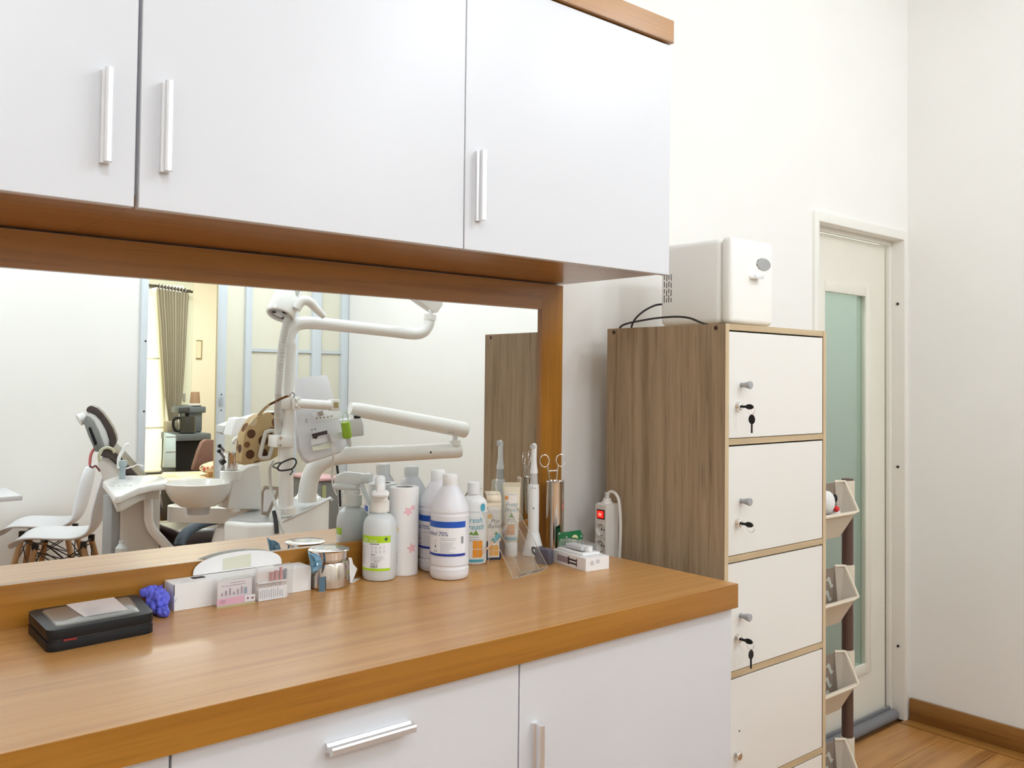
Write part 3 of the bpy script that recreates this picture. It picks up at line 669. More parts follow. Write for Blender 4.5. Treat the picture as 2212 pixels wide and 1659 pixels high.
# blue film packet and folded paper tucked beside it
t = thing('blue_packet', 'crinkled translucent blue plastic packet leaning on the left of steel jar', 'packet', (-.772, -.07, ZC))
pp = [(-0.7998, -0.1160, 1.0318), (-0.7912, -0.1160, 1.0251), (-0.7806, -0.1160, 1.0220), (-0.7697, -0.1160, 1.0140), (-0.7652, -0.1160, 1.0020), (-0.7682, -0.1160, 0.9919), (-0.7777, -0.1160, 0.9845), (-0.7904, -0.1160, 0.9804), (-0.7907, -0.1160, 0.9966), (-0.7953, -0.1160, 1.0142)]
cc = sum((Vector(p) for p in pp), Vector())/len(pp); rr = random.Random(5); vs = []; fs = []; n = len(pp)
rings = [1, .72, .42, 0]
for k, q in enumerate(rings):
    for i, p in enumerate(pp):
        v = cc+(Vector(p)-cc)*q; v.y += rr.uniform(-.0045, .003)*(q < 1)-.003*(1-q); vs.append(tuple(v))
for k in range(3):
    for i in range(n): j = (i+1) % n; fs.append((k*n+i, k*n+j, (k+1)*n+j, (k+1)*n+i))
o = MB().add(vs, fs).build('film', mat('blue_film', (.13, .30, .44), .12, coat=1), t, smooth=.25); mo = o.modifiers.new('s', 'SOLIDIFY'); mo.thickness = .0015
MB().prism([(-.770, -.113, ZC), (-.758, -.117, ZC), (-.758, -.112, ZC)], (0, 0, .030)).build('folded_base', mat('blue_film_dark', (.06, .15, .22), .2, coat=1), t)
t = thing('folded_paper', 'small white folded paper leaning against the right side of steel jar', 'paper', (-.665, -.07, ZC))
MB().prism([(-.6795, -.088, ZC+.001), (-.664, -.074, ZC+.008), (-.648, -.062, ZC+.024), (-.660, -.064, ZC+.036), (-.668, -.070, ZC+.052), (-.6795, -.079, ZC+.055)], (-.0010, .0010, 0)).build('sheet', M_PAPER, t)
MB().prism([(-.676, -.086, ZC+.0004), (-.640, -.060, ZC+.0004), (-.652, -.052, ZC+.0004), (-.676, -.07, ZC+.0004)], (0, 0, .001)).build('bottom_fold', M_PAPER, t)

# spray bottle with green and white label
SB = (-.603, -.080, ZC); SR = .0375
t = thing('spray_bottle', 'frosted trigger spray bottle with lime green and white label', 'bottle', SB)
MB().lathe([(.030, 0), (.0345, .002), (SR, .010), (SR, .110), (.0365, .122), (.032, .134), (.024, .142), (.0165, .145), (.0155, .149)], SB, 40).build('bottle_body', M_FROSTB, t, smooth=.5)
MB().lathe([(.0205, .1485), (.0205, .1725), (.0190, .1735), (.017, .1740), (.0165, .186)], SB, 32).build('collar', M_WPL2, t, smooth=.5)
hd = MB()
U = Vector((-VD.y, VD.x, 0))
def prof(d, z, hw): return [(SB[0]+VD.x*d+U.x*hw*s, SB[1]+VD.y*d+U.y*hw*s, ZC+z) for s in (-1, 1)]
def loft(mb, secs):
    vs = []
    for s in secs: vs += s
    n = len(secs[0]); m = len(secs)
    fs = [(i*n+k, i*n+(k+1) % n, (i+1)*n+(k+1) % n, (i+1)*n+k) for i in range(m-1) for k in range(n)]
    fs += [tuple(range(n-1, -1, -1)), tuple((m-1)*n+k for k in range(n))]
    return mb.add(vs, fs)
def sec(d, zlo, zhi, hw, n=12):
    zc, hz = (zlo+zhi)/2, (zhi-zlo)/2; out = []
    for k in range(n):
        a = 2*PI*k/n; c, s = math.cos(a), math.sin(a); c = math.copysign(abs(c)**.6, c); s = math.copysign(abs(s)**.6, s)
        out.append((SB[0]+VD.x*d+U.x*hw*c, SB[1]+VD.y*d+U.y*hw*c, ZC+zc+hz*s))
    return out
loft(hd, [sec(-.047, .187, .194, .013), sec(-.044, .1845, .198, .0185), sec(-.030, .1835, .200, .0200), sec(-.010, .184, .198, .0165), sec(.012, .186, .197, .011)])
loft(hd, [sec(-.046, .190, .210, .0075), sec(-.042, .188, .219, .0095), sec(-.025, .190, .2255, .0105), sec(-.005, .190, .226, .0115), sec(.018, .196, .225, .0115), sec(.030, .203, .223, .011), sec(.036, .201, .225, .0115), sec(.045, .203, .224, .0105)])
hd.build('spray_head', M_WPL, t, smooth=.9)
MB().tube([tuple(Vector(SB)+VD*.022+Vector((0, 0, .200))), tuple(Vector(SB)+VD*.030+Vector((0, 0, .178))), tuple(Vector(SB)+VD*.044+Vector((0, 0, .152)))], [.008, .007, .005], 10, smooth=5, flat=.6).build('trigger', M_WPL, t, smooth=SM)
a0 = facing(SB[0], SB[1])-.12
RL = SR+.0004
lab = band(MB(), SB, RL, a0, -.046, .030, .024, .100, 22).build('label', M_LABEL, t, smooth=.7)
RL += .0003
band(MB(), SB, RL, a0, -.046, .030, .085, .100, 22).build('lime_band', M_LIME, lab, smooth=.7)
band(MB(), SB, RL, a0, -.046, .030, .024, .0295, 22).build('lime_band', M_LIME, lab, smooth=.7)
RL += .0002; f = wrap(SB, RL, a0)
text_mb('DE', .0105, lambda u, v: f(u-.030, v+.0868)).build('lettering', M_LABEL, lab)
text_mb('PLUS', .0075, lambda u, v: f(u-.010, v+.0866), spacing=1.1).build('lettering', M_LABEL, lab)
m = MB(); rect(m, f, .0145, .0235, .0918, .0942); rect(m, f, .0178, .0202, .0885, .0975); m.build('cross_mark', M_NAVY, lab)
m = MB(); text_lines(m, f, -.018, .006, .0818, 1, .003, .0015, .1); text_lines(m, f, -.016, -.004, .0585, 1, .003, .0012, .1)
m.build('small_print', M_INK, lab)
m = MB()
for j in range(2):
    for k in range(4): text_lines(m, f, -.014+k*.009, -.010+k*.009, .0765-j*.009, 3, .0022, .0012, .3)
text_lines(m, f, -.016, .018, .0545, 4, .003, .001, .3); text_lines(m, f, -.044, -.030, .075, 9, .0045, .0012, .4)
for k in range(2): rect(m, f, -.006+k*.005, -.0025+k*.005, .0425, .047)
m.build('fine_print', mat('pale_grey_ink', (.55, .53, .56), .6), lab)
text_mb('500 ml', .0058, lambda u, v: f(u-.007, v+.0375)).build('lettering', M_INK, lab)
m = MB(); barcode(m, f, -.016, .001, .031, .0362, 14); m.build('barcode', M_INK, lab)
# rear label, seen in the mirror
a1 = a0+2.9
l2 = band(MB(), SB, SR+.0004, a1, -.020, .020, .030, .094, 14).build('rear_label', M_LABEL, t, smooth=.7)
band(MB(), SB, SR+.0007, a1, -.020, .020, .080, .096, 14).build('lime_band', M_LIME, l2, smooth=.7)
f = wrap(SB, SR+.0009, a1); m = MB(); text_lines(m, f, -.017, .017, .0755, 1, .003, .0014); text_lines(m, f, -.017, .017, .070, 11, .0036, .0008); m.build('fine_print', mat('pale_grey_ink', (.55, .53, .56), .6), l2)

# roll of printed paper towels
TC = (-.531, -.0675, ZC); TR = .0335
t = thing('paper_towel_roll', 'upright white kitchen paper roll printed with pink flowers', 'paper roll', TC)
MB().lathe([(TR-.001, 0), (TR, .001), (TR, .196), (TR-.002, .1975), (.0205, .1975), (.0200, .196), (.0200, .002)], TC, 40, caps=False).build('paper', M_PAPER, t, smooth=.6)
MB().lathe([(.0200, .001), (.0200, .1972), (.0188, .1972), (.0188, .001)], TC, 32, caps=False).build('core', mat('grey_card', (.36, .34, .31), .8), t, smooth=.6)
a0 = facing(TC[0], TC[1]); f = wrap(TC, TR+.0004, a0)
def petal(mb, u, v, r, a): return mb.add([f(u+r*.5*math.cos(a)+r*(.5*math.cos(a)*math.cos(q)-.28*math.sin(a)*math.sin(q)), v+r*.5*math.sin(a)+r*(.5*math.sin(a)*math.cos(q)+.28*math.cos(a)*math.sin(q))) for q in [2*PI*k/10 for k in range(10)]], [tuple(range(10))])
pk = mat('flower_pink', (.84, .50, .55), .7); 
m = MB()
for u, v, s in ((.010, .145, .011), (.020, .062, .012), (.022, .153, .007)):
    for k in range(5): petal(m, u, v, s, k*2*PI/5+u*90)
m.build('pink_flowers', pk, t)
m = MB()
for k in range(5): petal(m, -.018, .105, .008, k*2*PI/5)
m.build('yellow_flower', mat('flower_yellow', (.85, .66, .36), .7), t)
m = MB(); 
for k in range(6): disc(m, f, -.016+.002*(k % 2), .028+k*.005, .0014, 8)
m.build('grey_sprig', mat('pale_grey_ink', (.55, .53, .56), .6), t)

# two litre bottles of disinfecting alcohol
def alcohol(c, label, turn=0):
    t = thing('alcohol_bottle', label, 'bottle', c, 'one litre alcohol bottles')
    R = .044
    MB().lathe([(.034, 0), (.040, .002), (.0435, .008), (R, .014), (R, .024), (.0425, .027), (.0422, .030), (.0438, .033), (.0438, .038), (R-.0005, .041), (R-.0005, .138), (.0438, .141), (.0424, .144), (.0424, .147), (.0437, .150), (.0432, .156), (.0400, .166), (.0345, .178), (.0280, .190), (.0215, .200), (.0180, .2045), (.0175, .208)], c, 48).build('bottle_body', mat('translucent_white_plastic', (.80, .795, .83), .33, trans=.05), t, smooth=.45)
    cp = MB().lathe([(.0165, .2075), (.0172, .209), (.0170, .228), (.0158, .231), (0, .2315)], c, 40)
    for k in range(20):
        a = 2*PI*k/20; x, y = c[0]+.0171*math.cos(a), c[1]+.0171*math.sin(a); cp.box((x-.0005, y-.0005, c[2]+.211), (x+.0005, y+.0005, c[2]+.227), a, (x, y))
    cp.build('cap', M_WPL, t, smooth=.5)
    a0 = facing(c[0], c[1])+turn; R2 = R+.0002
    l = band(MB(), c, R2, a0, -.075, .040, .056, .128, 26).build('label', M_LABEL, t, smooth=.7)
    band(MB(), c, R2+.0003, a0, -.075, .040, .1165, .130, 26).build('blue_band', M_BLUE, l, smooth=.7)
    band(MB(), c, R2+.0003, a0, -.075, .040, .054, .0595, 26).build('blue_band', mat('label_deep_blue', (.015, .04, .32), .35), l, smooth=.7)
    f = wrap(c, R2+.0006, a0)
    text_mb('alcohol 70%', .0135, lambda u, v: f(u-.036, v+.0985)).build('lettering', mat('label_indigo', (.03, .05, .26), .5), l)
    m = MB(); text_lines(m, f, -.0215, .020, .0925, 2, .0035, .0012, .2); text_lines(m, f, -.0215, .018, .083, 4, .0035, .0011, .3); text_lines(m, f, -.0215, .012, .0695, 4, .0028, .0010, .4); text_lines(m, f, -.040, -.030, .087, 2, .006, .0012, .4)
    m.build('fine_print', mat('pale_grey_ink', (.55, .53, .56), .6), l)
    m = MB()
    for k in range(13): rect(m, f, .0275, .0335, .0815+k*.0012, .0815+k*.0012+random.choice((.0005, .0008)))
    m.build('barcode', M_INK, l)
    m = MB(); disc(m, f, -.0345, .076, .0018); rect(m, f, -.0355, -.0335, .0715, .077); m.build('recycling_mark', M_INK, l)
    m = MB(); disc(m, f, -.036, .0645, .003, 12, .0014); rect(m, f, -.034, -.029, .0635, .0655); m.build('handling_mark', M_GREYINK, l)
alcohol((-.470, -.162, ZC), 'white litre alcohol bottle with blue banded label, front one of the pair')
alcohol((-.4425, -.0775, ZC), 'white litre alcohol bottle, half hidden behind the front alcohol bottle', -.35)

# mouthwash bottle
MC = (-.336, -.078, ZC)
t = thing('mouthwash_bottle', 'white oval mouthwash bottle with teal script and orange squares', 'bottle', MC)
ang = facing(MC[0], MC[1]); RZ = Matrix.Rotation(ang+PI/2, 3, 'Z')
MB().lathe([(.026, 0), (.0305, .003), (.032, .010), (.032, .145), (.0305, .152), (.024, .160), (.0165, .164), (.0150, .168)], MC, 44, RZ, sx=1, sy=.66).build('bottle_body', M_WPL, t, smooth=.5)
MB().lathe([(.0155, .168), (.0158, .170), (.0155, .194), (.0145, .1955), (0, .196)], MC, 32).build('cap', M_WPL, t, smooth=.5)
def oval(c, rx, ry, rot):
    def on_oval(u, v):
        a = -PI/2+u/rx*1.04
        x, y = rx*math.cos(a), ry*math.sin(a)
        cs, sn = math.cos(rot), math.sin(rot)
        return (c[0]+x*cs-y*sn, c[1]+x*sn+y*cs, c[2]+v)
    return on_oval
f = oval(MC, .0325, .0219, ang+PI/2)
def orect(mb, f, u0, u1, v0, v1, n=8):
    vs = []
    for i in range(n+1): u = u0+(u1-u0)*i/n; vs += [f(u, v0), f(u, v1)]
    return mb.add(vs, [(2*i, 2*i+2, 2*i+3, 2*i+1) for i in range(n)])
text_mb('Fresh', .0185, lambda u, v: f(u+.001, v+.1010), shear=.3).build('lettering', M_TEAL, t)
text_mb('Breath', .0185, lambda u, v: f(u+.001, v+.0850), shear=.3).build('lettering', M_TEAL, t)
m = MB()
for i in range(2):
    for j in range(2): orect(m, f, -.001+i*.0125, .0105+i*.0125, .018+j*.021, .037+j*.021)
m.build('orange_squares', M_ORNG, t)
m = MB(); orect(m, f, -.029, .027, .007, .0135); disc(m, f, .024, .137, .0075, 16, .010); m.build('teal_print', M_TEAL, t)
m = MB(); m.add([f(-.002, .071), f(.013, .071), f(.006, .084)], [(0, 1, 2)]); m.add([f(-.012, .073), f(.002, .071), f(-.004, .080)], [(0, 1, 2)]); m.build('leaf_picture', M_LEAF, t)
m = MB(); text_lines(m, f, -.014, .014, .0655, 1, .004, .0015); text_lines(m, f, -.018, .020, .0600, 2, .0040, .0012, .2); m.build('small_print', M_GREYINK, t)
text_mb('MOUTHWASH', .0050, lambda u, v: f(u+.002, v+.1245)).build('lettering', mat('pale_grey_ink', (.55, .53, .56), .6), t)

# pro relief carton
pcn = Vector((-.262, -.060, ZC)); pa = facing(pcn.x, pcn.y)
t = thing('toothpaste_carton', 'cream and navy toothpaste carton with arched top flap', 'carton', tuple(pcn))
ux = Vector((-math.sin(pa+.22), math.cos(pa+.22), 0)); un = Vector((math.cos(pa+.22), math.sin(pa+.22), 0))
hw, hd_ = .0185, .017
def cpt(a, b, z): return tuple(pcn+ux*a*hw+un*b*hd_+Vector((0, 0, z)))
def carton(z0, z1, name, m, s=1):
    mb = MB().prism([cpt(-s, -s, z0), cpt(s, -s, z0), cpt(s, s, z0), cpt(-s, s, z0)], (0, 0, z1-z0)); return mb.build(name, m, t)
carton(0, .046, 'navy_base', mat('carton_navy', (.028, .034, .065), .5)); carton(.046, .140, 'carton', M_CREAM)
arch = [cpt(-1, 1, .140), cpt(1, 1, .140)] 
ap = [(1.0, .140), (.9, .150), (.6, .158), (.1, .163), (-.5, .165), (-1.0, .165)]
vs = []
for b, z in ap: vs += [cpt(-1, b, z), cpt(1, b, z)]
mb = MB().add(vs, [(2*i, 2*i+1, 2*i+3, 2*i+2) for i in range(len(ap)-1)])
o = mb.build('arched_flap', mat('flap_cream', (.82, .70, .52), .5), t, smooth=.7); mo = o.modifiers.new('s', 'SOLIDIFY'); mo.thickness = .0008
carton(.139, .141, 'inner_flap', mat('carton_dark_inside', (.22, .17, .11), .7), .96)
f = plane_fn(cpt(0, 1.02, 0), ux, (0, 0, 1))
m = MB(); rect(m, f, -.0145, .0145, .006, .130); m.build('front_panel', mat('panel_pale', (.84, .78, .72), .5), t)
f = plane_fn(cpt(0, 1.035, 0), ux, (0, 0, 1))
m = MB()
for i in range(2):
    for j in range(2): rect(m, f, -.012+i*.0128, -.0005+i*.0128, .010+j*.0135, .0225+j*.0135)
m.build('orange_squares', mat('print_amber', (.80, .42, .10), .5), t)
m = MB(); disc(m, f, -.010, .107, .0062); m.build('orange_dot', mat('print_amber', (.80, .42, .10), .5), t)
text_mb('Pro', .0150, lambda u, v: f(u+.002, v+.0905), shear=.3).build('lettering', M_INK, t)
text_mb('Relief', .0150, lambda u, v: f(u+.001, v+.0780), shear=.3).build('lettering', M_INK, t)
m = MB(); m.add([f(.001, .062), f(.012, .061), f(.006, .071)], [(0, 1, 2)]); m.build('leaf_picture', M_LEAF, t)
m = MB(); text_lines(m, f, -.010, .012, .056, 4, .0035, .0011, .3); text_lines(m, f, -.009, .009, .1215, 1, .003, .0012); m.build('small_print', mat('pale_grey_ink', (.55, .53, .56), .6), t)
fa = lambda u, v: tuple(pcn+ux*u+un*(hd_*(.62-v/.016*.5))+Vector((0, 0, .1592+v*.30)))
text_mb('Smart Kit', .0078, lambda u, v: fa(u, v), shear=.2).build('lettering', M_INK, t)
m = MB(); fs_ = plane_fn(cpt(-1.02, 0, 0), -un, (0, 0, 1)); 
for k in range(14): rect(m, fs_, -.004, .004+.006*random.random(), .056+k*.0055, .0585+k*.0055)
m.build('side_print', mat('brown_print', (.42, .30, .17), .6), t)

# toothpaste tube standing on its cap
TT = Vector((-.1985, -.058, ZC)); ta = facing(TT.x, TT.y); ux = Vector((-math.sin(ta), math.cos(ta), 0)); un = Vector((math.cos(ta), math.sin(ta), 0))
t = thing('toothpaste_tube', 'cream toothpaste tube standing on its white cap', 'tube', tuple(TT))
secs = []
for z, a, b in ((.034, .0155, .0150), (.045, .0175, .0150), (.08, .019, .0135), (.12, .0205, .0100), (.155, .0215, .0050), (.172, .022, .0012), (.184, .022, .0010)):
    secs.append([tuple(TT+ux*a*math.cos(2*PI*k/24)+un*b*math.sin(2*PI*k/24)+Vector((0, 0, z))) for k in range(24)])
loft(MB(), secs).build('tube_body', mat('tube_cream', (.80, .72, .55), .4), t, smooth=.8)
MB().lathe([(.0155, 0), (.0165, .002), (.0165, .030), (.015, .0345), (.0145, .036)], tuple(TT), 30).build('cap', M_WPL, t, smooth=.5)
TS = ((0, .0175, .0155), (.045, .0175, .0150), (.08, .019, .0135), (.12, .0205, .0100), (.155, .0215, .0050), (.172, .022, .0012), (.2, .022, .0010))
def tube_face(lift):
    def on_tube(u, v):
        k = max(i for i in range(len(TS)-1) if TS[i][0] <= v); s = (v-TS[k][0])/(TS[k+1][0]-TS[k][0])
        a = TS[k][1]+(TS[k+1][1]-TS[k][1])*s; b = TS[k][2]+(TS[k+1][2]-TS[k][2])*s
        return tuple(TT+ux*u+un*(b*math.sqrt(max(0, 1-(u/a)**2))+lift)+Vector((0, 0, v)))
    return on_tube
tf = tube_face(.0006)
def trect(mb, u0, u1, v0, v1, n=6, k=4):
    for i in range(n):
        for j in range(k):
            a, b = u0+(u1-u0)*i/n, u0+(u1-u0)*(i+1)/n; c, d = v0+(v1-v0)*j/k, v0+(v1-v0)*(j+1)/k
            mb.quad(tf(a, c), tf(b, c), tf(b, d), tf(a, d))
    return mb
trect(MB(), -.0145, .0145, .040, .158, 8, 14).build('printed_panel', mat('panel_pale', (.84, .78, .72), .5), t, smooth=.7)
tf = tube_face(.0012)
m = MB()
for i in range(2):
    for j in range(2): trect(m, -.0135+i*.0115, -.0025+i*.0115, .054+j*.0135, .0665+j*.0135, 3, 2)
m.build('orange_squares', mat('print_amber2', (.72, .33, .12), .5), t)
m = MB(); trect(m, -.0145, .0145, .040, .0485, 8, 2); m.build('teal_band', mat('print_dusty_teal', (.24, .42, .48), .5), t)
m = MB(); disc(m, tf, -.0125, .146, .0052); m.build('orange_dot', mat('print_amber2', (.72, .33, .12), .5), t)
text_mb('Fresh', .0140, lambda u, v: tf(u+.001, v+.1250), shear=.3).build('lettering', mat('print_dusty_teal', (.24, .42, .48), .5), t)
text_mb('Breath', .0140, lambda u, v: tf(u+.001, v+.1120), shear=.3).build('lettering', mat('print_dusty_teal', (.24, .42, .48), .5), t)
text_mb('Toothpaste', .0052, lambda u, v: tf(u, v+.1530), shear=.2).build('lettering', M_GREYINK, t)
m = MB(); m.add([tf(-.006, .097), tf(.007, .097), tf(0, .108)], [(0, 1, 2)]); m.build('leaf_picture', M_LEAF, t)
m = MB(); text_lines(m, tf, -.010, .010, .0915, 2, .0045, .0014, .2); m.build('small_print', M_GREYINK, t)
m = MB(); [m.quad(*[tuple(TT+ux*u+un*.0016+Vector((0, 0, z))) for u, z in ((-.021, z0), (.021, z0), (.021, z0+.0012), (-.021, z0+.0012))]) for z0 in (.174, .177, .180)]; m.build('crimp_lines', mat('crimp_tan', (.58, .50, .34), .4), t)

# curing light in its stand
BC = (-.150, -.088, ZC)
t = thing('curing_light', 'slim white dental curing light standing in flared charging base', 'curing light', BC)
MB().lathe([(.026, 0), (.028, .0015), (.0275, .006), (.0245, .020), (.019, .040), (.0165, .052), (.0145, .058)], BC, 40).build('charging_base', M_WPL, t, smooth=.6)
MB().lathe([(.0142, .050), (.0142, .100), (.0138, .165), (.0130, .178), (.010, .180)], BC, 28).build('handle', M_WPL, t, smooth=.6)
MB().lathe([(.0105, .178), (.0098, .192), (.0090, .206), (.0088, .208)], BC, 24).build('clear_neck', mat('grey_clear_plastic', (.52, .51, .49), .15), t, smooth=.6)
MB().lathe([(.0100, .207), (.0100, .213), (.0082, .224), (.0070, .236), (.0068, .262), (.0072, .275), (.0060, .281), (.003, .2835), (0, .284)], BC, 24).build('light_head', M_WPL, t, smooth=.6)
d = Vector((math.cos(facing(*BC[:2])-.5), math.sin(facing(*BC[:2])-.5), 0)); cc = Vector(BC)+d*.003+Vector((0, 0, .275)); q = d.to_track_quat('Z', 'Y').to_matrix()
MB().lathe([(.0065, 0), (.0068, .0065), (.0045, .0075), (.0040, .0055), (0, .005)], cc, 20, q).build('light_tip', mat('tip_grey', (.62, .60, .58), .3), t, smooth=.6)
f = wrap(BC, .0145, facing(*BC[:2])); m = MB(); disc(m, f, 0, .120, .0028); m.build('button', M_GREYP, t)
m = MB(); disc(m, wrap(BC, .0144, facing(*BC[:2])), -.003, .171, .0012); disc(m, wrap(BC, .0144, facing(*BC[:2])), .004, .1705, .0012); m.build('indicator', M_INK, t)

# steel tumbler with two clamps
UC = (-.066, -.078, ZC)
t = thing('steel_tumbler', 'tall polished steel tumbler at the right end of the mirror', 'tumbler', UC)
MB().lathe([(.0215, 0), (.0235, .002), (.0238, .010), (.0238, .178), (.0245, .1805), (.0236, .1815), (.0228, .178), (.0228, .004), (0, .004)], UC, 44).build('cup', M_STEEL, t, smooth=.5)
def clamp(c, lean, rot, label):
    t = thing('hemostat', label, 'clamp', (c[0], c[1], ZC+.006), 'surgical clamps in the steel tumbler')
    B = Matrix.Translation(Vector((c[0], c[1], ZC+.006))) @ Matrix.Rotation(rot, 4, 'Z') @ Matrix.Rotation(lean, 4, 'Y')
    T = lambda x, y, z: tuple(B @ Vector((x, y, z)))
    wr = .00125
    for s in (-1, 1):
        y = .0012*s
        MB().tube([T(.0005*s, y, 0), T(-.003*s, y, .06), T(-.001*s, y, .085), T(.006*s, y, .15), T(.0118*s, y, .198), T(.0150*s, y, .2155)], wr*1.3, 8, smooth=5).build('shaft', M_CHROME, t, smooth=SM)
        cx, cz = .0220*s, .228; ring = [T(cx+.0122*math.cos(a), y, cz+.0160*math.sin(a)) for a in [2*PI*k/24 for k in range(24)]]
        MB().tube(ring, wr, 8, closed=True).build('finger_ring', M_CHROME, t, smooth=SM)
        MB().box((0, 0, 0), (1, 1, 1)).xf(B @ Matrix.Translation((.0005 if s > 0 else -.0125, y-.0008, .2005)) @ Matrix.Diagonal((.012, .0016, .003, 1))).build('ratchet', M_CHROME, t)
    MB().lathe([(.0028, -.0025), (.0028, .0025)], T(0, 0, .072), 12, (B.to_3x3() @ Matrix.Rotation(PI/2, 3, 'X'))).build('pivot', M_CHROME, t)
clamp((-.064, -.076), -.03, -.55, 'steel surgical clamp with ring handles standing in the tumbler')

# clear acrylic leaflet holder: base and two leaning sheets
t = thing('acrylic_holder', 'empty clear acrylic leaflet holder leaning in front of the curing light', 'holder', (-.26, -.2, ZC))
def sheet(name, a, b, c, d, th=.0022):
    a, b, c, d = (Vector(v) for v in (a, b, c, d)); n = (b-a).cross(d-a).normalized()*th
    MB().prism([a, b, c, d], n).build(name, M_ACRYL, t, bevel=.0004, seg=1)
    e = MB(); 
    for p, q in ((b, c), (a, d), (a, b)): e.tube([p+n*.5, q+n*.5], .0008, 6)
    e.build('polished_edge', mat('acrylic_edge', (.80, .70, .56), .15, trans=.5), t)
sheet('front_sheet', (-.371, -.268, ZC+.0012), (-.274, -.250, ZC+.0012), (-.262, -.124, ZC+.130), (-.356, -.136, ZC+.130))
sheet('rear_sheet', (-.322, -.238, ZC+.0012), (-.224, -.222, ZC+.0012), (-.236, -.112, ZC+.140), (-.332, -.122, ZC+.140))
sheet('base_sheet', (-.371, -.268, ZC+.0002), (-.274, -.250, ZC+.0002), (-.224, -.222, ZC+.0002), (-.322, -.238, ZC+.0002), .001)

# interdental brush leaning in front of the cartons
t = thing('interdental_brush', 'small teal interdental brush with clear cap leaning beside the cartons', 'brush', (-.305, -.12, ZC))
A = Vector((-.345, -.125, ZC+.031)); Bq = Vector((-.228, -.105, ZC+.105)); dv = (Bq-A)
MB().tube([tuple(A), tuple(A+dv*.34)], [.0012, .0030], 10).build('handle', mat('peach_plastic', (.72, .46, .30), .4), t, smooth=SM)
MB().tube([tuple(A+dv*.33), tuple(A+dv*.50)], [.0050, .0062], 12).build('grip', M_TEAL, t, smooth=SM)
MB().tube([tuple(A+dv*.50), tuple(A+dv*.68), tuple(A+dv*1.0)], [.0055, .0040, .0012], 12).build('clear_cap', M_BLISTER, t, smooth=SM)
MB().tube([tuple(A+dv*.3), (-.318, -.112, ZC)], .0018, 8).build('foot_stem', M_BLISTER, t)

# syringe box, blister tray on it, green carton behind
t = thing('syringe_box', 'flat white box printed with a syringe, at the right end of counter', 'box', (-.148, -.24, ZC))
Q = [(-.166, -.178), (-.186, -.312), (-.116, -.320), (-.094, -.184)]
MB().prism([(x, y, ZC) for x, y in Q], (0, 0, .031)).build('carton', M_PAPER, t, bevel=.0006, seg=1)
sd = (Vector((*Q[1], 0))-Vector((*Q[0], 0))).normalized(); f = plane_fn((Q[0][0]-.0006, Q[0][1], ZC), sd, (0, 0, 1))
m = MB(); rect(m, f, .064, .070, .006, .024); rect(m, f, .070, .100, .0165, .0205); rect(m, f, .070, .100, .0085, .0125); rect(m, f, .098, .101, .005, .0245); m.build('syringe_plunger_print', mat('dark_maroon_ink', (.035, .008, .02), .6), t)
m = MB(); rect(m, f, .020, .064, .007, .022); m.build('syringe_barrel_print', mat('mauve_print', (.38, .30, .33), .6), t)
ed = (Vector((*Q[2], 0))-Vector((*Q[1], 0))).normalized(); f = plane_fn((Q[1][0], Q[1][1]-.0006, ZC), ed, (0, 0, 1))
m = MB(); rect(m, f, .014, .024, .014, .024); barcode(m, f, .030, .042, .0165, .025, 8); m.build('end_print', mat('pale_grey_ink2', (.62, .61, .64), .6), t)
t = thing('blister_tray', 'clear plastic blister tray with white pouches on top of the syringe box', 'tray', (-.14, -.24, ZC+.031))
z0 = ZC+.0313
MB().prism([(-.164, -.190, z0), (-.174, -.290, z0), (-.122, -.296, z0), (-.106, -.196, z0)], (0, 0, .006)).build('white_pouch', M_PAPER, t, bevel=.002)
sh = MB().prism([(-.160, -.188, z0+.0065), (-.170, -.282, z0+.0065), (-.124, -.288, z0+.0065), (-.108, -.194, z0+.0065)], (0, 0, .019), scale=.9)
sh.build('clear_dome', M_BLISTER, t, bevel=.003)
MB().prism([(-.150, -.205, z0+.0066), (-.157, -.268, z0+.0066), (-.133, -.272, z0+.0066), (-.122, -.21, z0+.0066)], (0, 0, .010)).build('grey_insert', mat('pale_grey_pouch', (.66, .67, .69), .5), t, bevel=.002)
MB().lathe([(.010, z0+.0066), (.010, z0+.018), (0, z0+.020)], (-.141, -.276, 0), 18).build('white_cap', M_WPL, t, smooth=.6)
t = thing('green_carton', 'small glossy green carton with pale yellow disc behind the blister tray', 'carton', (-.09, -.15, ZC))
gq = [(-.108, -.138), (-.044, -.160), (-.036, -.144), (-.098, -.122)]
MB().prism([(x, y, ZC) for x, y in gq], (0, 0, .053)).build('carton', mat('glossy_green', (.006, .15, .05), .2), t, bevel=.0006, seg=1)
gd = (Vector((*gq[1], 0))-Vector((*gq[0], 0))).normalized(); f = plane_fn((gq[0][0], gq[0][1], ZC), gd, (0, 0, 1)); nn = Vector((gd.y, -gd.x, 0))*.0005
fo = lambda u, v: tuple(Vector(f(u, v))+nn)
m = MB(); disc(m, fo, .045, .043, .0085); m.build('yellow_disc', mat('pale_yellow', (.78, .72, .42), .5), t)
m = MB()
for u, v in ((.022, .047), (.030, .040), (.060, .030), (.063, .047)): disc(m, fo, u, v, .0018, 8)
m.build('white_specks', M_LABEL, t)
MB().prism([(-.106, -.137, ZC+.0531), (-.046, -.158, ZC+.0531), (-.042, -.149, ZC+.060), (-.098, -.126, ZC+.056)], (0, 0, .0006)).build('open_flap', mat('glossy_green', (.006, .15, .05), .2), t)
t = thing('grey_box', 'small dark purplish-grey case standing left of the syringe box', 'case', (-.20, -.18, ZC))
MB().prism([(-.214, -.172, ZC), (-.205, -.206, ZC), (-.186, -.204, ZC), (-.176, -.150, ZC), (-.200, -.148, ZC)], (0, 0, .036)).build('case_body', mat('purplish_grey', (.085, .075, .10), .35), t, bevel=.004)
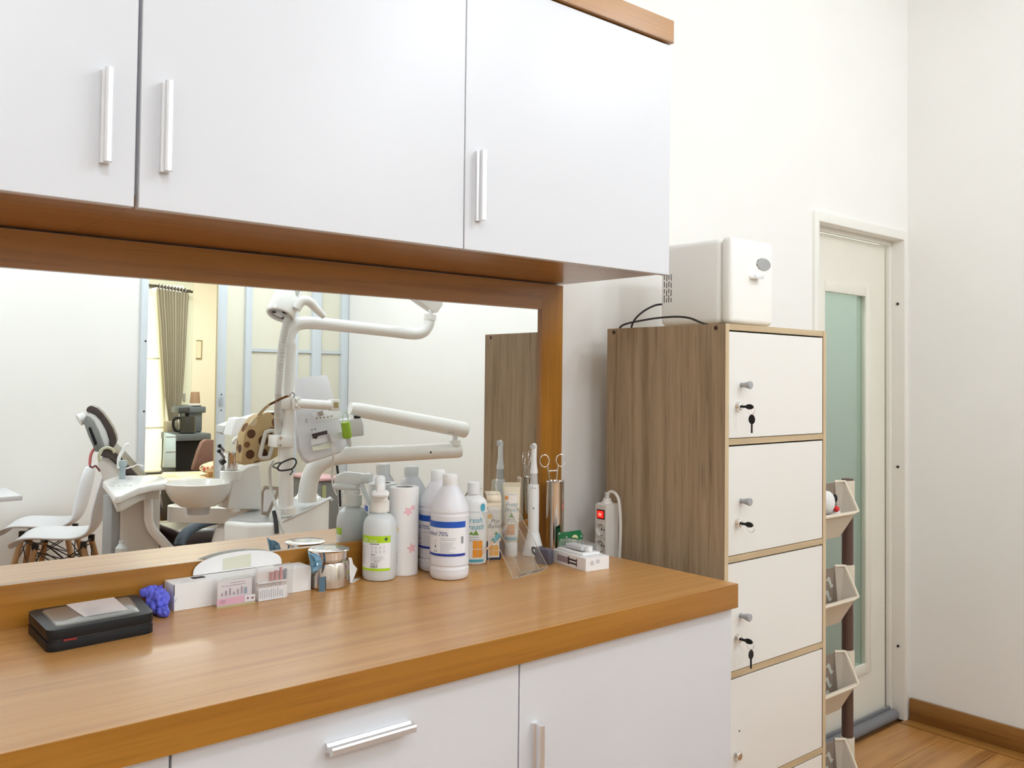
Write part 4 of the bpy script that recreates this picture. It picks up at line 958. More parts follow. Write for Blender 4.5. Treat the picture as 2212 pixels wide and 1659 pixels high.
MB().tube([(-.203, -.152, ZC+.033), (-.213, -.155, ZC+.035), (-.214, -.160, ZC+.024), (-.208, -.170, ZC+.020)], .0028, 8, smooth=5).build('loop', M_BLACK, t, smooth=SM)

# ---------------------------------------------------------------- the rest of the room, seen in the mirror
# glazed partition with sliding door in the opposite wall
PN = struct('window_1')
ZT = 2.5
M_PANE = frosted('frosted_partition_glass', (.95, .955, .90), .75)
def post(name, x0, x1, d=.05, parent=PN): return bx((x0, YF+d*.4, 0), (x1, YF-d, ZT), name, M_PARTN, parent, bevel=.002)
X = dict(a0=(0.3831, -4.6700, 1.4155)[0], a1=(0.4304, -4.6700, 1.4162)[0], b0=(0.9336, -4.6700, 1.4234)[0], b1=(1.0113, -4.6700, 1.4245)[0], c0=(1.1556, -4.6700, 1.4265)[0], c1=(1.2033, -4.6700, 1.4272)[0], d0=(1.5660, -4.6700, 1.4323)[0], d1=(1.5898, -4.6700, 1.4327)[0], e0=(1.7101, -4.6700, 1.4344)[0], e1=(1.7876, -4.6700, 1.4355)[0], f0=(1.9715, -4.6700, 1.4381)[0], f1=2.028)
p0 = post('door_jamb', X['a0'], X['a1'], .06)
for z in (1.62, 1.13): MB().lathe([(.007, 0), (.006, .002), (0, .002)], (X['a1']-.014, YF+.0245, z), 12, Matrix.Rotation(-PI/2, 3, 'X')).build('frame_screw', M_DARKGAP, p0)
p1 = post('sliding_stile', X['b0'], X['b1'], .012)
bx((X['b0']-.005, YF+.02, 0), (X['b0'], YF+.008, ZT), 'brass_edge', mat('yellowed_edge', (.55, .46, .25), .5), PN)
for z in (1.245, 1.13): MB().lathe([(.006, 0), (.005, .002), (0, .002)], ((X['b0']+X['b1'])/2, YF+.0205, z), 12, Matrix.Rotation(-PI/2, 3, 'X')).build('lock_screw', M_DARKGAP, p1)
MB().lathe([(.013, 0), (.013, .004), (.010, .006), (0, .006)], ((X['b0']+X['b1'])/2, YF+.0205, 1.00), 16, Matrix.Rotation(-PI/2, 3, 'X'), sy=1.8).build('lock_cylinder', M_GREYP, p1, smooth=.6)
bx(((X['b0']+X['b1'])/2-.010, YF+.0195, 1.165), ((X['b0']+X['b1'])/2+.012, YF+.022, 1.225), 'finger_recess', mat('recess_grey', (.40, .43, .47), .4), p1)
post('stile', X['c0'], X['c1'], .045); post('stile', X['d0'], X['d1'], .03); post('stile', X['e0'], X['e1'], .05); post('end_post', X['f0'], X['f1'], .06)
zr = (1.5789, -4.6700, 1.5811)[2]
for a, b in (('c1', 'd0'), ('d1', 'e0'), ('e1', 'f0')):
    bx((X[a], YF+.006, zr-.011), (X[b], YF-.03, zr+.011), 'glazing_bar', M_PARTN, PN)
bx((X['a0'], YF+.03, ZT), (X['f1'], YF-.06, ZT+.06), 'head_rail', M_PARTN, PN)
for a, b in (('b1', 'c0'),): bx((X[a], YF-.012, .05), (X[b], YF-.018, ZT), 'glass_pane', M_PANE, PN)
for a, b in (('c1', 'd0'), ('d1', 'e0'), ('e1', 'f0')):
    for z0, z1 in ((.05, zr-.011), (zr+.011, ZT)): bx((X[a], YF-.012, z0), (X[b], YF-.018, z1), 'glass_pane', M_PANE, PN)
bx((X['b1'], YF+.01, 0), (X['f0'], YF-.04, .05), 'bottom_rail', M_PARTN, PN)

# next room
YB = -7.2
for nm, a, b in (('wall_far_end', (-1.2, YB, 0), (3.3, YB-.1, 2.9)), ('wall_far_left', (-1.2, -4.79, 0), (-1.3, YB, 2.9)), ('wall_far_right', (3.2, -4.79, 0), (3.3, YB, 2.9))):
    o = bx(a, b, nm, M_CREAMW); o['kind'] = 'structure'
o = bx((-1.3, -4.79, 2.8), (3.3, YB, 2.9), 'ceiling_far', M_CREAMW); o['kind'] = 'structure'
o = MB().prism(xz([(XR+.12, 0), (3.3, 0), (3.3, 2.9), (XR+.12, 2.9)], -4.67), (0, -.12, 0)).build('wall_far_front', M_CREAMW); o['kind'] = 'structure'
W2 = struct('window_2'); wx1 = (1.6732, -7.2000, 1.8979)[0]
M_WGLASS = mat('daylit_frosted_glass', (.93, .96, .80), .6, emit=.75)
bx((.2, YB+.004, .3), (wx1, YB+.010, 2.28), 'glass_pane', M_WGLASS, W2)
zt1 = (1.2927, -7.2000, 1.5443)[2]; zt2 = (1.3078, -7.2000, 0.8658)[2]
for z in (zt1, zt2): bx((.2, YB+.009, z-.008), (wx1, YB+.016, z+.008), 'glazing_bar', mat('pale_window_bar', (.72, .74, .62), .5), W2)
bx((wx1-.06, YB+.002, .2), (wx1+.03, YB+.03, 2.34), 'window_stile', mat('window_frame_cream', (.74, .78, .66), .5), W2)
bx((.2, YB+.002, 2.28), (wx1-.06, YB+.03, 2.34), 'window_head', mat('window_frame_cream', (.74, .78, .66), .5), W2)
bx((wx1-.05, YB+.03, 1.13), (wx1-.03, YB+.045, 1.20), 'window_catch', M_GREYP, W2)
# curtain tied back
t = thing('curtain', 'beige pleated curtain gathered and tied low, hanging from a dark rod', 'curtain', (1.4, -7.0, .9))
cl = [(1.2878, -7.0200, 2.2171), (1.3263, -7.0200, 1.8745), (1.3563, -7.0200, 1.5171), (1.3908, -7.0200, 1.1590), (1.4316, -7.0200, 0.9252)]; cr = [(1.6037, -7.0200, 2.1897), (1.5919, -7.0200, 1.8871), (1.5814, -7.0200, 1.5218), (1.5619, -7.0200, 1.1580), (1.5215, -7.0200, 0.9232)]
N = 96; vs = []; fs = []
def lerp(L, s):
    k = min(int(s*(len(L)-1)), len(L)-2); u = s*(len(L)-1)-k
    return Vector(L[k]).lerp(Vector(L[k+1]), u)
NZ = 24
for j in range(NZ+1):
    s = j/NZ; a, b = lerp(cl, s), lerp(cr, s)
    for i in range(N+1):
        u = i/N; p = a.lerp(b, u); amp = .028*(1-.45*s)
        p.y += amp*math.sin(u*PI*22); vs.append(tuple(p))
for j in range(NZ):
    for i in range(N): q = j*(N+1)+i; fs.append((q, q+1, q+N+2, q+N+1))
M_CURT = mat('curtain_cloth', (.47, .435, .35), .85)
MB().add(vs, fs).build('pleated_cloth', M_CURT, t, smooth=1.5)
tie = [(1.4182, -7.0200, 0.9255), (1.4293, -7.0200, 0.8221)]
MB().prism([(1.3958, -6.9700, 0.9372), (1.5121, -6.9700, 0.9346), (1.5236, -6.9700, 0.8175), (1.4028, -6.9700, 0.8212)], (0, -.09, 0)).build('tie_band', mat('tie_cloth', (.48, .43, .33), .85), t, bevel=.01)
sk = MB()
a, b = Vector((1.4205, -7.0200, 0.8179)), Vector((1.5375, -7.0200, 0.8143)); vs = []
for j in range(9):
    s = j/8
    for i in range(25): u = i/24; p = a.lerp(b, u); c = (a+b)/2; p = c+(p-c)*(1+.7*s); p.z -= .8*s; p.y += .02*math.sin(u*PI*9); vs.append(tuple(p))
MB().add(vs, [(j*25+i, j*25+i+1, (j+1)*25+i+1, (j+1)*25+i) for j in range(8) for i in range(24)]).build('lower_cloth', M_CURT, t, smooth=1.5)
for q in [(1.3172, -7.0300, 2.2401), (1.3483, -7.0300, 2.2379), (1.3796, -7.0300, 2.2353), (1.4109, -7.0300, 2.2326), (1.4425, -7.0300, 2.2295), (1.4742, -7.0300, 2.2264), (1.5060, -7.0300, 2.2232), (1.5380, -7.0300, 2.2205), (1.5701, -7.0300, 2.2173)]:
    MB().tube([(q[0], q[1]+.021*math.cos(k*PI/8), q[2]+.021*math.sin(k*PI/8)) for k in range(16)], .005, 6, closed=True).build('eyelet_ring', M_GREYP, t, smooth=SM)
t2 = thing('sheer_curtain', 'pale sheer curtain strip beside the beige pleated curtain', 'curtain', (1.2, -7.1, .8))
MB().prism([(1.3110, -7.1000, 2.2017), (1.3288, -7.1000, 2.2030), (1.3949, -7.1000, 1.4280), (1.4233, -7.1000, 0.9534), (1.4377, -7.1000, 0.7047), (1.4068, -7.1000, 0.4808), (1.3890, -7.1000, 0.4818), (1.4108, -7.1000, 0.7057), (1.4054, -7.1000, 0.9538), (1.3681, -7.1000, 1.4277)], (0, .02, 0)).build('sheer_cloth', mat('sheer_cream', (.84, .82, .62), .9), t2)
t = thing('curtain_rod', 'dark curtain rod above the beige curtain, in the next room', 'rod', (1.3, -7.05, 2.2))
MB().tube([(1.1467, -7.0300, 2.2474), (1.2995, -7.0300, 2.2410), (1.6070, -7.0300, 2.2135), (1.6442, -7.0300, 2.2070)], .013, 10).build('rod', mat('dark_rod', (.07, .055, .04), .4), t, smooth=SM)
for q in [(1.2819, -7.0300, 2.2420), (1.6116, -7.0300, 2.2139)]: bx((q[0]-.008, YB, q[2]-.014), (q[0]+.008, q[1]+.006, q[2]+.014), 'bracket', mat('dark_rod', (.07, .055, .04), .4), t)
t = thing('wall_panel', 'thin framed cream panel on the wall right of the curtain', 'panel', (1.7779, -7.2000, 1.6492))
q0, q1 = (1.7561, -7.2000, 1.5595), (1.8048, -7.2000, 1.7300)
bx((q0[0], YB+.012, q0[2]), (q1[0], YB, q1[2]), 'panel', mat('cream_panel', (.80, .74, .55), .6), t)
for a, b in (((q0[0], q0[2]-.01), (q1[0]+.01, q0[2])), ((q1[0], q0[2]), (q1[0]+.01, q1[2])), ((q0[0], q1[2]), (q1[0]+.01, q1[2]+.01))): bx((a[0], YB+.015, a[1]), (b[0], YB, b[1]), 'edge_strip', mat('olive_edge', (.30, .25, .13), .6), t)
# water dispenser with kettle
DY = -6.55
t = thing('water_dispenser', 'black and grey water dispenser cabinet with kettle bay, in the next room', 'dispenser', (1.5, DY, 0))
d0 = (1.3396, -6.5500, 0.8204); d1 = (1.6328, -6.5500, 0.8108); dt = (1.5026, -6.5500, 1.0962); db = (1.5081, -6.5500, 0.8408)
bx((d0[0], DY, 0), (d1[0], DY-.38, d0[2]-.04), 'black_cabinet', M_BLACK, t, bevel=.006)
bx((d0[0]-.01, DY+.068, d0[2]-.045), (d1[0]+.01, DY-.38, d0[2]+.02), 'grey_ledge', mat('slate_plastic', (.12, .145, .165), .4), t, bevel=.008)
cx0 = (1.4960, -6.5500, 0.9968)[0]
bx((cx0, DY-.12, d0[2]+.02), (d1[0], DY-.38, dt[2]), 'grey_column', mat('slate_plastic', (.12, .145, .165), .4), t, bevel=.02)
bx((cx0+.05, DY-.115, d0[2]+.05), (d1[0]-.08, DY-.122, dt[2]-.1), 'dark_recess', mat('recess_dark', (.02, .03, .05), .3), t)
h0 = (1.3949, -6.5500, 1.0459)
bx((h0[0], DY-.10, h0[2]-.02), (cx0+.16, DY-.30, dt[2]-.01), 'spout_head', mat('slate_plastic', (.12, .145, .165), .4), t, bevel=.01)
bx((h0[0]-.004, DY-.096, h0[2]-.02), (cx0+.005, DY-.30, dt[2]-.015), 'spout_cover', mat('charcoal', (.045, .05, .055), .35), t, bevel=.008)
sp = (1.4906, -6.7000, 1.0215)
MB().lathe([(.006, -.06), (.02, -.02), (.018, .02)], sp, 14).build('spout', M_BLACK, t, smooth=SM)
pl = [(1.2102, -6.4500, 0.8596), (1.2987, -6.4500, 0.8358), (1.3052, -6.4500, 0.5407), (1.2004, -6.4500, 0.5465)]
MB().prism(pl, (0, -.06, 0)).build('white_front', mat('blue_lit_white_panel', (.62, .80, .88), .3), t, bevel=.004)  # white panel, the blue light on it put into its colour
g = (1.2402, -6.4500, 0.8251); bx((pl[0][0], -6.447, g[2]-.004), (pl[1][0], -6.452, g[2]+.002), 'panel_gap', M_GREYP, t); g = (1.2432, -6.4500, 0.6866); bx((pl[0][0], -6.447, g[2]-.003), (pl[1][0], -6.452, g[2]+.003), 'panel_gap', M_GREYP, t)
kc = (1.4448, -6.5680, 0.8504); kt = (1.4416, -6.5680, 0.9971)
t = thing('kettle', 'black kettle with loop handle standing on the water dispenser', 'kettle', (kc[0], kc[1], d0[2]+.021))
h = kt[2]-d0[2]-.021
MB().lathe([(.07, 0), (.078, .01), (.075, h*.8), (.068, h), (.0, h+.004)], (kc[0], kc[1], d0[2]+.021), 28).build('jug', mat('kettle_black', (.03, .032, .028), .25), t, smooth=.6)
MB().tube([(kc[0]-.066, kc[1], d0[2]+.021+h*.93), (kc[0]-.12, kc[1], d0[2]+.021+h*.9), (kc[0]-.13, kc[1], d0[2]+.021+h*.5), (kc[0]-.11, kc[1], d0[2]+.021+h*.2), (kc[0]-.072, kc[1], d0[2]+.021+h*.15)], .013, 10, smooth=6).build('handle', M_BLACK, t, smooth=SM)
ct = (1.5723, -6.7200, 1.0945)
t = thing('paper_cup', 'brown printed paper cup upside down on top of the water dispenser', 'cup', (ct[0], ct[1], dt[2]))
MB().lathe([(.048, .018), (.040, .125), (.038, .128), (0, .128)], (ct[0], ct[1], dt[2]), 24).build('cup', mat('kraft_brown', (.30, .19, .12), .7), t, smooth=.6)
MB().lathe([(.062, 0), (.064, .014), (.052, .018)], (ct[0], ct[1], dt[2]), 24).build('saucer', M_WPL, t, smooth=.6)
# chair and cloth-covered table
t = thing('upholstered_chair', 'dusty brown rounded chair back behind the flowered cushion', 'chair', (1.15, -5.75, 0))
bk = [(1.1990, -5.7500, 0.5816), (1.2136, -5.7500, 0.6433), (1.2433, -5.7500, 0.7396), (1.2738, -5.7500, 0.8129), (1.3055, -5.7500, 0.8354), (1.3542, -5.7500, 0.8337), (1.4446, -5.7500, 0.8225), (1.5289, -5.7500, 0.7673), (1.5667, -5.7500, 0.5606)]
MB().prism(bk, (0, -.07, 0)).build('backrest', mat('brown_velvet', (.22, .12, .10), .7), t, bevel=.02)
bx((bk[0][0], -5.75, .42), (bk[-1][0], -5.30, .50), 'seat', mat('brown_velvet', (.22, .12, .10), .7), t, bevel=.02)
for a, b in ((bk[0][0]+.04, -5.34), (bk[-1][0]-.04, -5.34), (bk[0][0]+.04, -5.74), (bk[-1][0]-.04, -5.74)): MB().lathe([(.012, 0), (.018, .42)], (a, b, 0), 12).build('leg', M_BEECH, t)
tz = .60
t = thing('low_table', 'low wooden table under a pale patterned cloth in the next room', 'table', (.9, -5.25, 0))
tb = [(.30, -4.90), (1.32, -4.90), (1.55, -5.28), (.42, -5.70)]
MB().prism([(x, y, tz-.03) for x, y in tb], (0, 0, .03)).build('table_top', mat('honey_wood', (.50, .26, .09), .4), t, bevel=.004)
MB().prism([(x, y, tz+.0005) for x, y in shrink(tb, .03)], (0, 0, .006)).build('cloth', blotches('pale_patterned_cloth', (.72, .60, .42), [(.60, .42, .22), (.80, .72, .58), (.66, .50, .30)], 9), t, bevel=.002)
for x, y in shrink(tb, .07):
    MB().tube([(x, y, tz-.03), (x, y, .02)], [.03, .024], 14).build('leg', mat('orange_wood_leg', (.42, .18, .06), .4), t, smooth=SM)
    MB().lathe([(.028, 0), (.03, .03), (.024, .04)], (x, y, 0), 14).build('foot_cap', M_WPL, t, smooth=SM)
t = thing('cushion', 'cream cushion printed with dark flowers lying on the low table', 'cushion', (1.15, -5.18, tz+.008))
cm = blotches('flowered_cloth', (.74, .62, .44), [(.06, .06, .07), (.62, .12, .10), (.80, .74, .62), (.10, .14, .10)], 26)
MB().ball((1.17, -5.10, tz+.062), 1, 24, (.17, .13, .055)).build('cushion_body', cm, t, smooth=3)
t = thing('wooden_tray', 'orange brown wooden tray edge beside the flowered cushion', 'tray', (1.18, -4.95, tz+.007))
bx((1.00, -4.93, tz+.0075), (1.30, -4.965, tz+.052), 'tray_side', mat('honey_wood', (.50, .26, .09), .4), t, bevel=.004)
bx((1.00, -4.9655, tz+.0075), (1.30, -4.99, tz+.016), 'tray_floor', mat('honey_wood', (.50, .26, .09), .4), t)
t = thing('folder', 'flat dark-edged folder lying on the pale patterned cloth', 'folder', (.62, -5.5, tz+.007))
MB().prism([(.46, -5.42, tz+.0075), (.80, -5.38, tz+.0075), (.86, -5.50, tz+.0075), (.50, -5.56, tz+.0075)], (0, 0, .014)).build('cover', mat('dark_folder', (.05, .045, .04), .5), t, bevel=.003)
MB().prism([(.48, -5.43, tz+.0217), (.79, -5.395, tz+.0217), (.845, -5.495, tz+.0217), (.51, -5.55, tz+.0217)], (0, 0, .003)).build('sheets', mat('olive_paper', (.40, .38, .26), .6), t)

# two shell chairs with wooden dowel legs
def shell_chair(label, loc, ang, s):
    t = thing('shell_chair', label, 'chair', (0, 0, 0), 'white shell chairs')
    pr = [(.235, .405), (.245, .425), (.225, .443), (.16, .446), (.05, .438), (-.05, .430), (-.12, .436), (-.175, .470), (-.205, .530), (-.225, .60), (-.245, .69), (-.258, .77), (-.262, .815)]
    wd = [.150, .185, .205, .215, .22, .22, .22, .22, .215, .205, .185, .155, .10]
    nv = 12; vs = []
    for (x, z), wv in zip(pr, wd):
        for j in range(nv+1):
            v = -1+2*j/nv; bk_ = max(0, min(1, (z-.45)/.15)); sq = v*v
            vs.append((x+.045*sq*bk_+.0*v, wv*v*(1-.06*sq), z+.028*sq*(1-bk_)*(1 if x < .2 else .2)))
    sh = MB().add(vs, [(i*(nv+1)+j, i*(nv+1)+j+1, (i+1)*(nv+1)+j+1, (i+1)*(nv+1)+j) for i in range(len(pr)-1) for j in range(nv)]).build('seat_shell', M_DSW, t, smooth=2)
    mo = sh.modifiers.new('sub', 'SUBSURF'); mo.levels = 2; mo.render_levels = 2; mo = sh.modifiers.new('s', 'SOLIDIFY'); mo.thickness = .010; mo.offset = -1
    top = [(.12, .12), (.12, -.12), (-.13, .12), (-.13, -.12)]; bot = [(.20, .21), (.20, -.21), (-.22, .20), (-.22, -.20)]
    for (a, b), (c, d) in zip(top, bot):
        MB().tube([(a, b, .40), ((a+c)/2, (b+d)/2, .2), (c, d, 0)], [.0165, .0175, .012], 14).build('leg', M_BEECH, t, smooth=SM)
    wi = mat('black_wire', (.015, .013, .012), .4)
    fr = MB()
    for (a, b) in top: fr.box((a-.016, b-.016, .395), (a+.016, b+.016, .432))
    fr.tube([(.12, .12, .412), (.12, -.12, .412)], .006, 6).tube([(-.13, .12, .412), (-.13, -.12, .412)], .006, 6)
    fr.build('seat_bracket', wi, t)
    br = MB()
    def at(i, z): (a, b), (c, d) = top[i], bot[i]; k = 1-z/.40; return (a+(c-a)*k, b+(d-b)*k, z)
    for i, j in ((0, 1), (1, 0), (2, 3), (3, 2), (0, 2), (2, 0), (1, 3), (3, 1)): br.tube([at(i, .385), at(j, .20)], .0035, 6)
    for i, j in ((0, 3), (1, 2)):
        br.tube([at(i, .20), at(j, .20)], .0035, 6); br.tube([at(i, .385), at(j, .22)], .0035, 6)
    br.build('wire_brace', wi, t)
    t.location = loc; t.rotation_euler = (0, 0, ang); t.scale = (s, s, s)
    return t
shell_chair('white shell chair with wooden dowel legs, nearer of the two in the mirror', (-.275, -3.88, 0), math.radians(205), 1.0)
shell_chair('white shell chair farther back, half hidden by the nearer shell chair', (-.245, -4.345, 0), math.radians(205), 1.0)
t = thing('desk', 'white desk whose corner shows at the left edge of the mirror', 'desk', (-1.3, -3.7, 0))
bx((-1.95, -3.45, .725), (-.585, -3.85, .75), 'desk_top', M_LAM, t, bevel=.003)
for x in (-1.93, -1.2): bx((x, -3.48, 0), (x+.03, -3.83, .7249), 'leg_panel', M_LAM, t)

# ---------------------------------------------------------------- dental treatment unit
t = thing('dental_unit', 'white dental treatment unit with lamp pole, delivery arms and spittoon', 'dental unit', (.35, -2.3, 0))
u = t
hA, hB = Vector((0.1820, -2.0467, 0.7200)), Vector((0.7712, -2.6508, 0.7200)); hd_v = (hB-hA).normalized(); hn = Vector((-hd_v.y, hd_v.x, 0))
if hn.dot(Vector((0.7691, -3.0457, 0.7200))-hA) < 0: hn = -hn
deck = [tuple(hA+hd_v*a+hn*b) for a, b in ((0, 0), ((hB-hA).length, 0), ((hB-hA).length+.03, .10), ((hB-hA).length-.05, .27), (.0, .27), (-.05, .12))]
MB().prism([(x, y, .06) for x, y, z in deck], (0, 0, .66)).build('housing', M_UNIT, u, bevel=.02, seg=3)
MB().prism([(x, y, .7205) for x, y, z in shrink3(deck, .03)], (0, 0, .003)).build('grey_deck', M_UNITG, u)
MB().tube([(0.1881, -2.0593, 0.7220), (0.4329, -2.2870, 0.7220), (0.7639, -2.6377, 0.7220), (0.7447, -2.5827, 0.7220)], .0085, 10).build('deck_rim', mat('pale_rim_metal', (.62, .62, .62), .3), u, smooth=SM)
pc_ = (0.2463, -2.5800, 0.6608); pz = pc_[2]
MB().lathe([(.190, .05), (.185, .30), (.150, pz-.10), (.132, pz-.03), (.115, pz-.02)], (pc_[0], pc_[1], 0), 40, sx=1.05).build('pedestal', M_UNIT, u, smooth=.6)
MB().lathe([(.108, pz-.025), (.112, .66)], (pc_[0], pc_[1], 0), 36).build('pedestal_neck', M_UNITG, u, smooth=.6)
sa, sb = Vector((0.0162, -2.7736, 0.6900)), Vector((0.2670, -2.5177, 0.6900)); sx_ = (sb-sa).normalized(); sn_ = Vector((-sx_.y, sx_.x, 0))
def stadium(a, b, r, z, n=14):
    d = (b-a).normalized(); q = Vector((-d.y, d.x, 0)); out = []
    for k in range(n+1): th = PI/2+PI*k/n; out.append(a+d*math.cos(th)*r+q*math.sin(th)*r)
    for k in range(n+1): th = -PI/2+PI*k/n; out.append(b+d*math.cos(th)*r+q*math.sin(th)*r)
    return [(p.x, p.y, z) for p in out]
sa.z = sb.z = 0
MB().prism(stadium(sa, sb, .085, .655), (0, 0, .075)).build('spittoon_base', M_UNIT, u, bevel=.012, seg=3)
tw = [(0.0809, -2.4000, 0.7476), (0.0975, -2.4000, 0.8348), (0.1080, -2.4000, 0.8873), (0.1331, -2.4000, 0.9169), (0.1774, -2.4000, 0.9412), (0.2177, -2.4000, 0.9526), (0.2394, -2.4000, 0.9514), (0.2537, -2.4000, 0.8462), (0.2633, -2.4000, 0.7321)]
MB().prism(tw, (0, -.13, 0)).build('tower', M_UNIT, u, bevel=.012, seg=3)
MB().tube([(0.1193, -2.4400, 1.0601), (0.1237, -2.4400, 1.0734), (0.1423, -2.4400, 1.0840), (0.1708, -2.4400, 1.0853), (0.1998, -2.4400, 1.0707), (0.2221, -2.4400, 1.0379), (0.2327, -2.4400, 0.9919), (0.2410, -2.4400, 0.9435)], [.009, .010, .011, .012, .013, .014, .016, .019], 14, smooth=6).build('water_spout', M_UNIT, u, smooth=SM)
MB().tube([(0.1213, -2.4400, 1.0757), (0.1217, -2.4400, 1.0555)], .006, 8).build('spout_nozzle', M_UNITG, u)
bc = (-0.0292, -2.4833, 0.8750)
MB().lathe([(.05, -.118), (.085, -.110), (.125, -.080), (.148, -.040), (.156, -.006), (.157, 0), (.150, .002), (.144, -.006), (.125, -.05), (.08, -.085), (.02, -.10), (0, -.10)], bc, 48).build('spittoon_bowl', mat('bowl_ceramic', (.78, .76, .71), .15, coat=.4), u, smooth=.7)
MB().lathe([(.05, .725), (.055, bc[2]-.115)], (bc[0], bc[1], 0), 28).build('bowl_neck', M_UNITG, u)
pf = (0.1063, -2.4300, 0.9159)
MB().lathe([(.050, pf[2]-.030), (.052, pf[2]-.024), (.052, pf[2]+.010), (.046, pf[2]+.014), (0, pf[2]+.014)], (pf[0]-.0, pf[1], 0), 28).build('cup_platform', M_UNIT, u, smooth=.6)
MB().tube([(pf[0], pf[1], pf[2]-.03), (pf[0]+.02, pf[1], .73)], .03, 16).build('platform_stem', M_UNIT, u, smooth=SM)
PY = -2.14
pole = [(0.2552, -2.1400, 0.7464), (0.2506, -2.1400, 0.9806), (0.2516, -2.1400, 1.2848), (0.2525, -2.1400, 1.4811), (0.2562, -2.1400, 1.5358)]
MB().tube(pole, .0345, 24).build('lamp_pole', M_UNIT, u, smooth=SM)
MB().tube([(0.2530, -2.1400, 0.7422), (0.2524, -2.1400, 0.7726)], .046, 24).build('pole_collar', M_UNIT, u, smooth=SM)
MB().tube([(0.2515, -2.1400, 1.5291), (0.2512, -2.1400, 1.5466)], .036, 24).build('pole_ring', M_UNIT, u, smooth=SM)
lamp = [(0.2513, -2.1400, 1.5422), (0.2552, -2.1400, 1.5861), (0.2726, -2.1380, 1.6175), (0.3041, -2.1300, 1.6384), (0.3714, -2.1100, 1.6430), (0.5388, -2.0500, 1.6307), (0.7123, -1.9900, 1.6159), (0.8306, -1.9500, 1.6058), (0.8786, -1.9350, 1.6165), (0.9056, -1.9300, 1.6477), (0.9164, -1.9300, 1.6807)]
MB().tube(lamp, [.0315, .0315, .031, .031, .030, .0295, .029, .029, .029, .0275, .0265], 24, smooth=5).build('lamp_arm', M_UNIT, u, smooth=SM)
MB().tube([(0.9164, -1.9300, 1.6761), (0.9188, -1.9300, 1.7041)], .031, 24).build('arm_cap', M_UNIT, u, smooth=SM)
MB().tube([(0.9189, -1.9300, 1.6995), (0.9210, -1.9300, 1.7415)], .011, 14).build('arm_shaft', M_ALU, u, smooth=SM)
MB().prism([(0.7781, -1.9100, 1.8002), (0.8364, -1.9100, 1.7676), (0.8814, -1.9100, 1.7450), (0.9442, -1.9100, 1.7139), (0.9780, -1.9100, 1.7532), (0.9828, -1.9100, 1.8145), (0.9299, -1.9100, 1.8899), (0.8179, -1.9100, 1.8809)], (0, -.06, 0)).build('lamp_yoke', M_UNIT, u, bevel=.012, seg=3)
l2 = [(0.9166, -1.9500, 1.8335), (0.7679, -2.0000, 1.9070), (0.5334, -2.0500, 1.9253), (0.3615, -2.1000, 1.8811), (0.2760, -2.1200, 1.8317)]
MB().tube(l2, .026, 20, smooth=5).build('upper_lamp_arm', M_UNIT, u, smooth=SM)
# lamp head
hc = Vector((0.2121, -2.1200, 1.7095)); hx = Vector((-.42, .22, -.85)).normalized()
hq = hx.to_track_quat('Z', 'Y').to_matrix()
MB().lathe([(.045, -.16), (.055, -.12), (.066, -.02), (.070, .03), (.066, .045), (.058, .048), (.054, .036), (0, .034)], hc, 36, hq).build('lamp_head', M_UNIT, u, smooth=.6)
lens = MB().lathe([(.0535, .0365), (0, .0385)], hc, 30, hq).build('lamp_reflector', mat('lamp_dull_metal', (.42, .38, .36), .2, metal=.7), u, smooth=.6)
m = MB()
for k in range(3):
    a = .6+k*2*PI/3; c = Vector((.032*math.cos(a), .032*math.sin(a), .0395)); p = [c+Vector((.012*math.cos(q), .006*math.sin(q), 0)) for q in [2*PI*j/10 for j in range(10)]]
    m.add([tuple(hc+hq @ v) for v in p], [tuple(range(10))])
m.build('lamp_vents', M_DARKGAP, u)
hp = [(0.2430, -2.0500, 1.6990), (0.2705, -2.0500, 1.7395), (0.3087, -2.0500, 1.7376), (0.3479, -2.0500, 1.7051), (0.3875, -2.0500, 1.6722)]
MB().tube(hp, [.020, .024, .022, .019, .014], 16, smooth=5).build('lamp_handle', M_UNIT, u, smooth=SM)
hose = [(0.2722, -2.0900, 1.8510), (0.2616, -2.0900, 1.7892), (0.2393, -2.0900, 1.7182), (0.2129, -2.0900, 1.6303), (0.1964, -2.0950, 1.5330), (0.1896, -2.1000, 1.4148), (0.1848, -2.1000, 1.3076), (0.1943, -2.1200, 1.1996), (0.2206, -2.1600, 1.0890)]
P = [Vector(p) for p in hose]; hs_ = MB()
hs_.tube(hose, .0165, 16, smooth=8)
for k in range(0, 8):
    for j in range(7):
        q = P[k].lerp(P[k+1], j/7); d = (P[k+1]-P[k]).normalized(); hs_.lathe([(.016, -.0016), (.0182, 0), (.016, .0016)], q, 14, d.to_track_quat('Z', 'Y').to_matrix(), caps=False)
hs_.build('corrugated_hose', mat('hose_grey', (.60, .59, .56), .5), u, smooth=.8)
# brackets on the pole
b1 = [(0.1968, -2.1000, 1.2840), (0.2765, -2.1000, 1.2900), (0.2800, -2.1000, 1.2335), (0.2001, -2.1000, 1.2346)]
MB().prism(b1, (0, -.08, 0)).build('upper_bracket', M_UNIT, u, bevel=.004)
b2 = [(0.2504, -2.1000, 1.2901), (0.2859, -2.1000, 1.2921), (0.2871, -2.1000, 1.2313), (0.2516, -2.1000, 1.2318)]
bb_ = MB().prism(b2, (0, .03, 0)).build('bracket_plate', M_UNIT, u, bevel=.003)
for q in [(0.2614, -2.0700, 1.2779), (0.2620, -2.0700, 1.2499)]: MB().lathe([(.0075, 0), (.0075, .004), (.005, .006), (0, .006)], q, 14, Matrix.Rotation(-PI/2, 3, 'X')).build('bracket_screw', M_STEEL, bb_, smooth=.5)
MB().tube([(0.2719, -2.0900, 1.2621), (0.4443, -2.0400, 1.2509)], .0225, 18).build('monitor_arm', M_UNIT, u, smooth=SM)
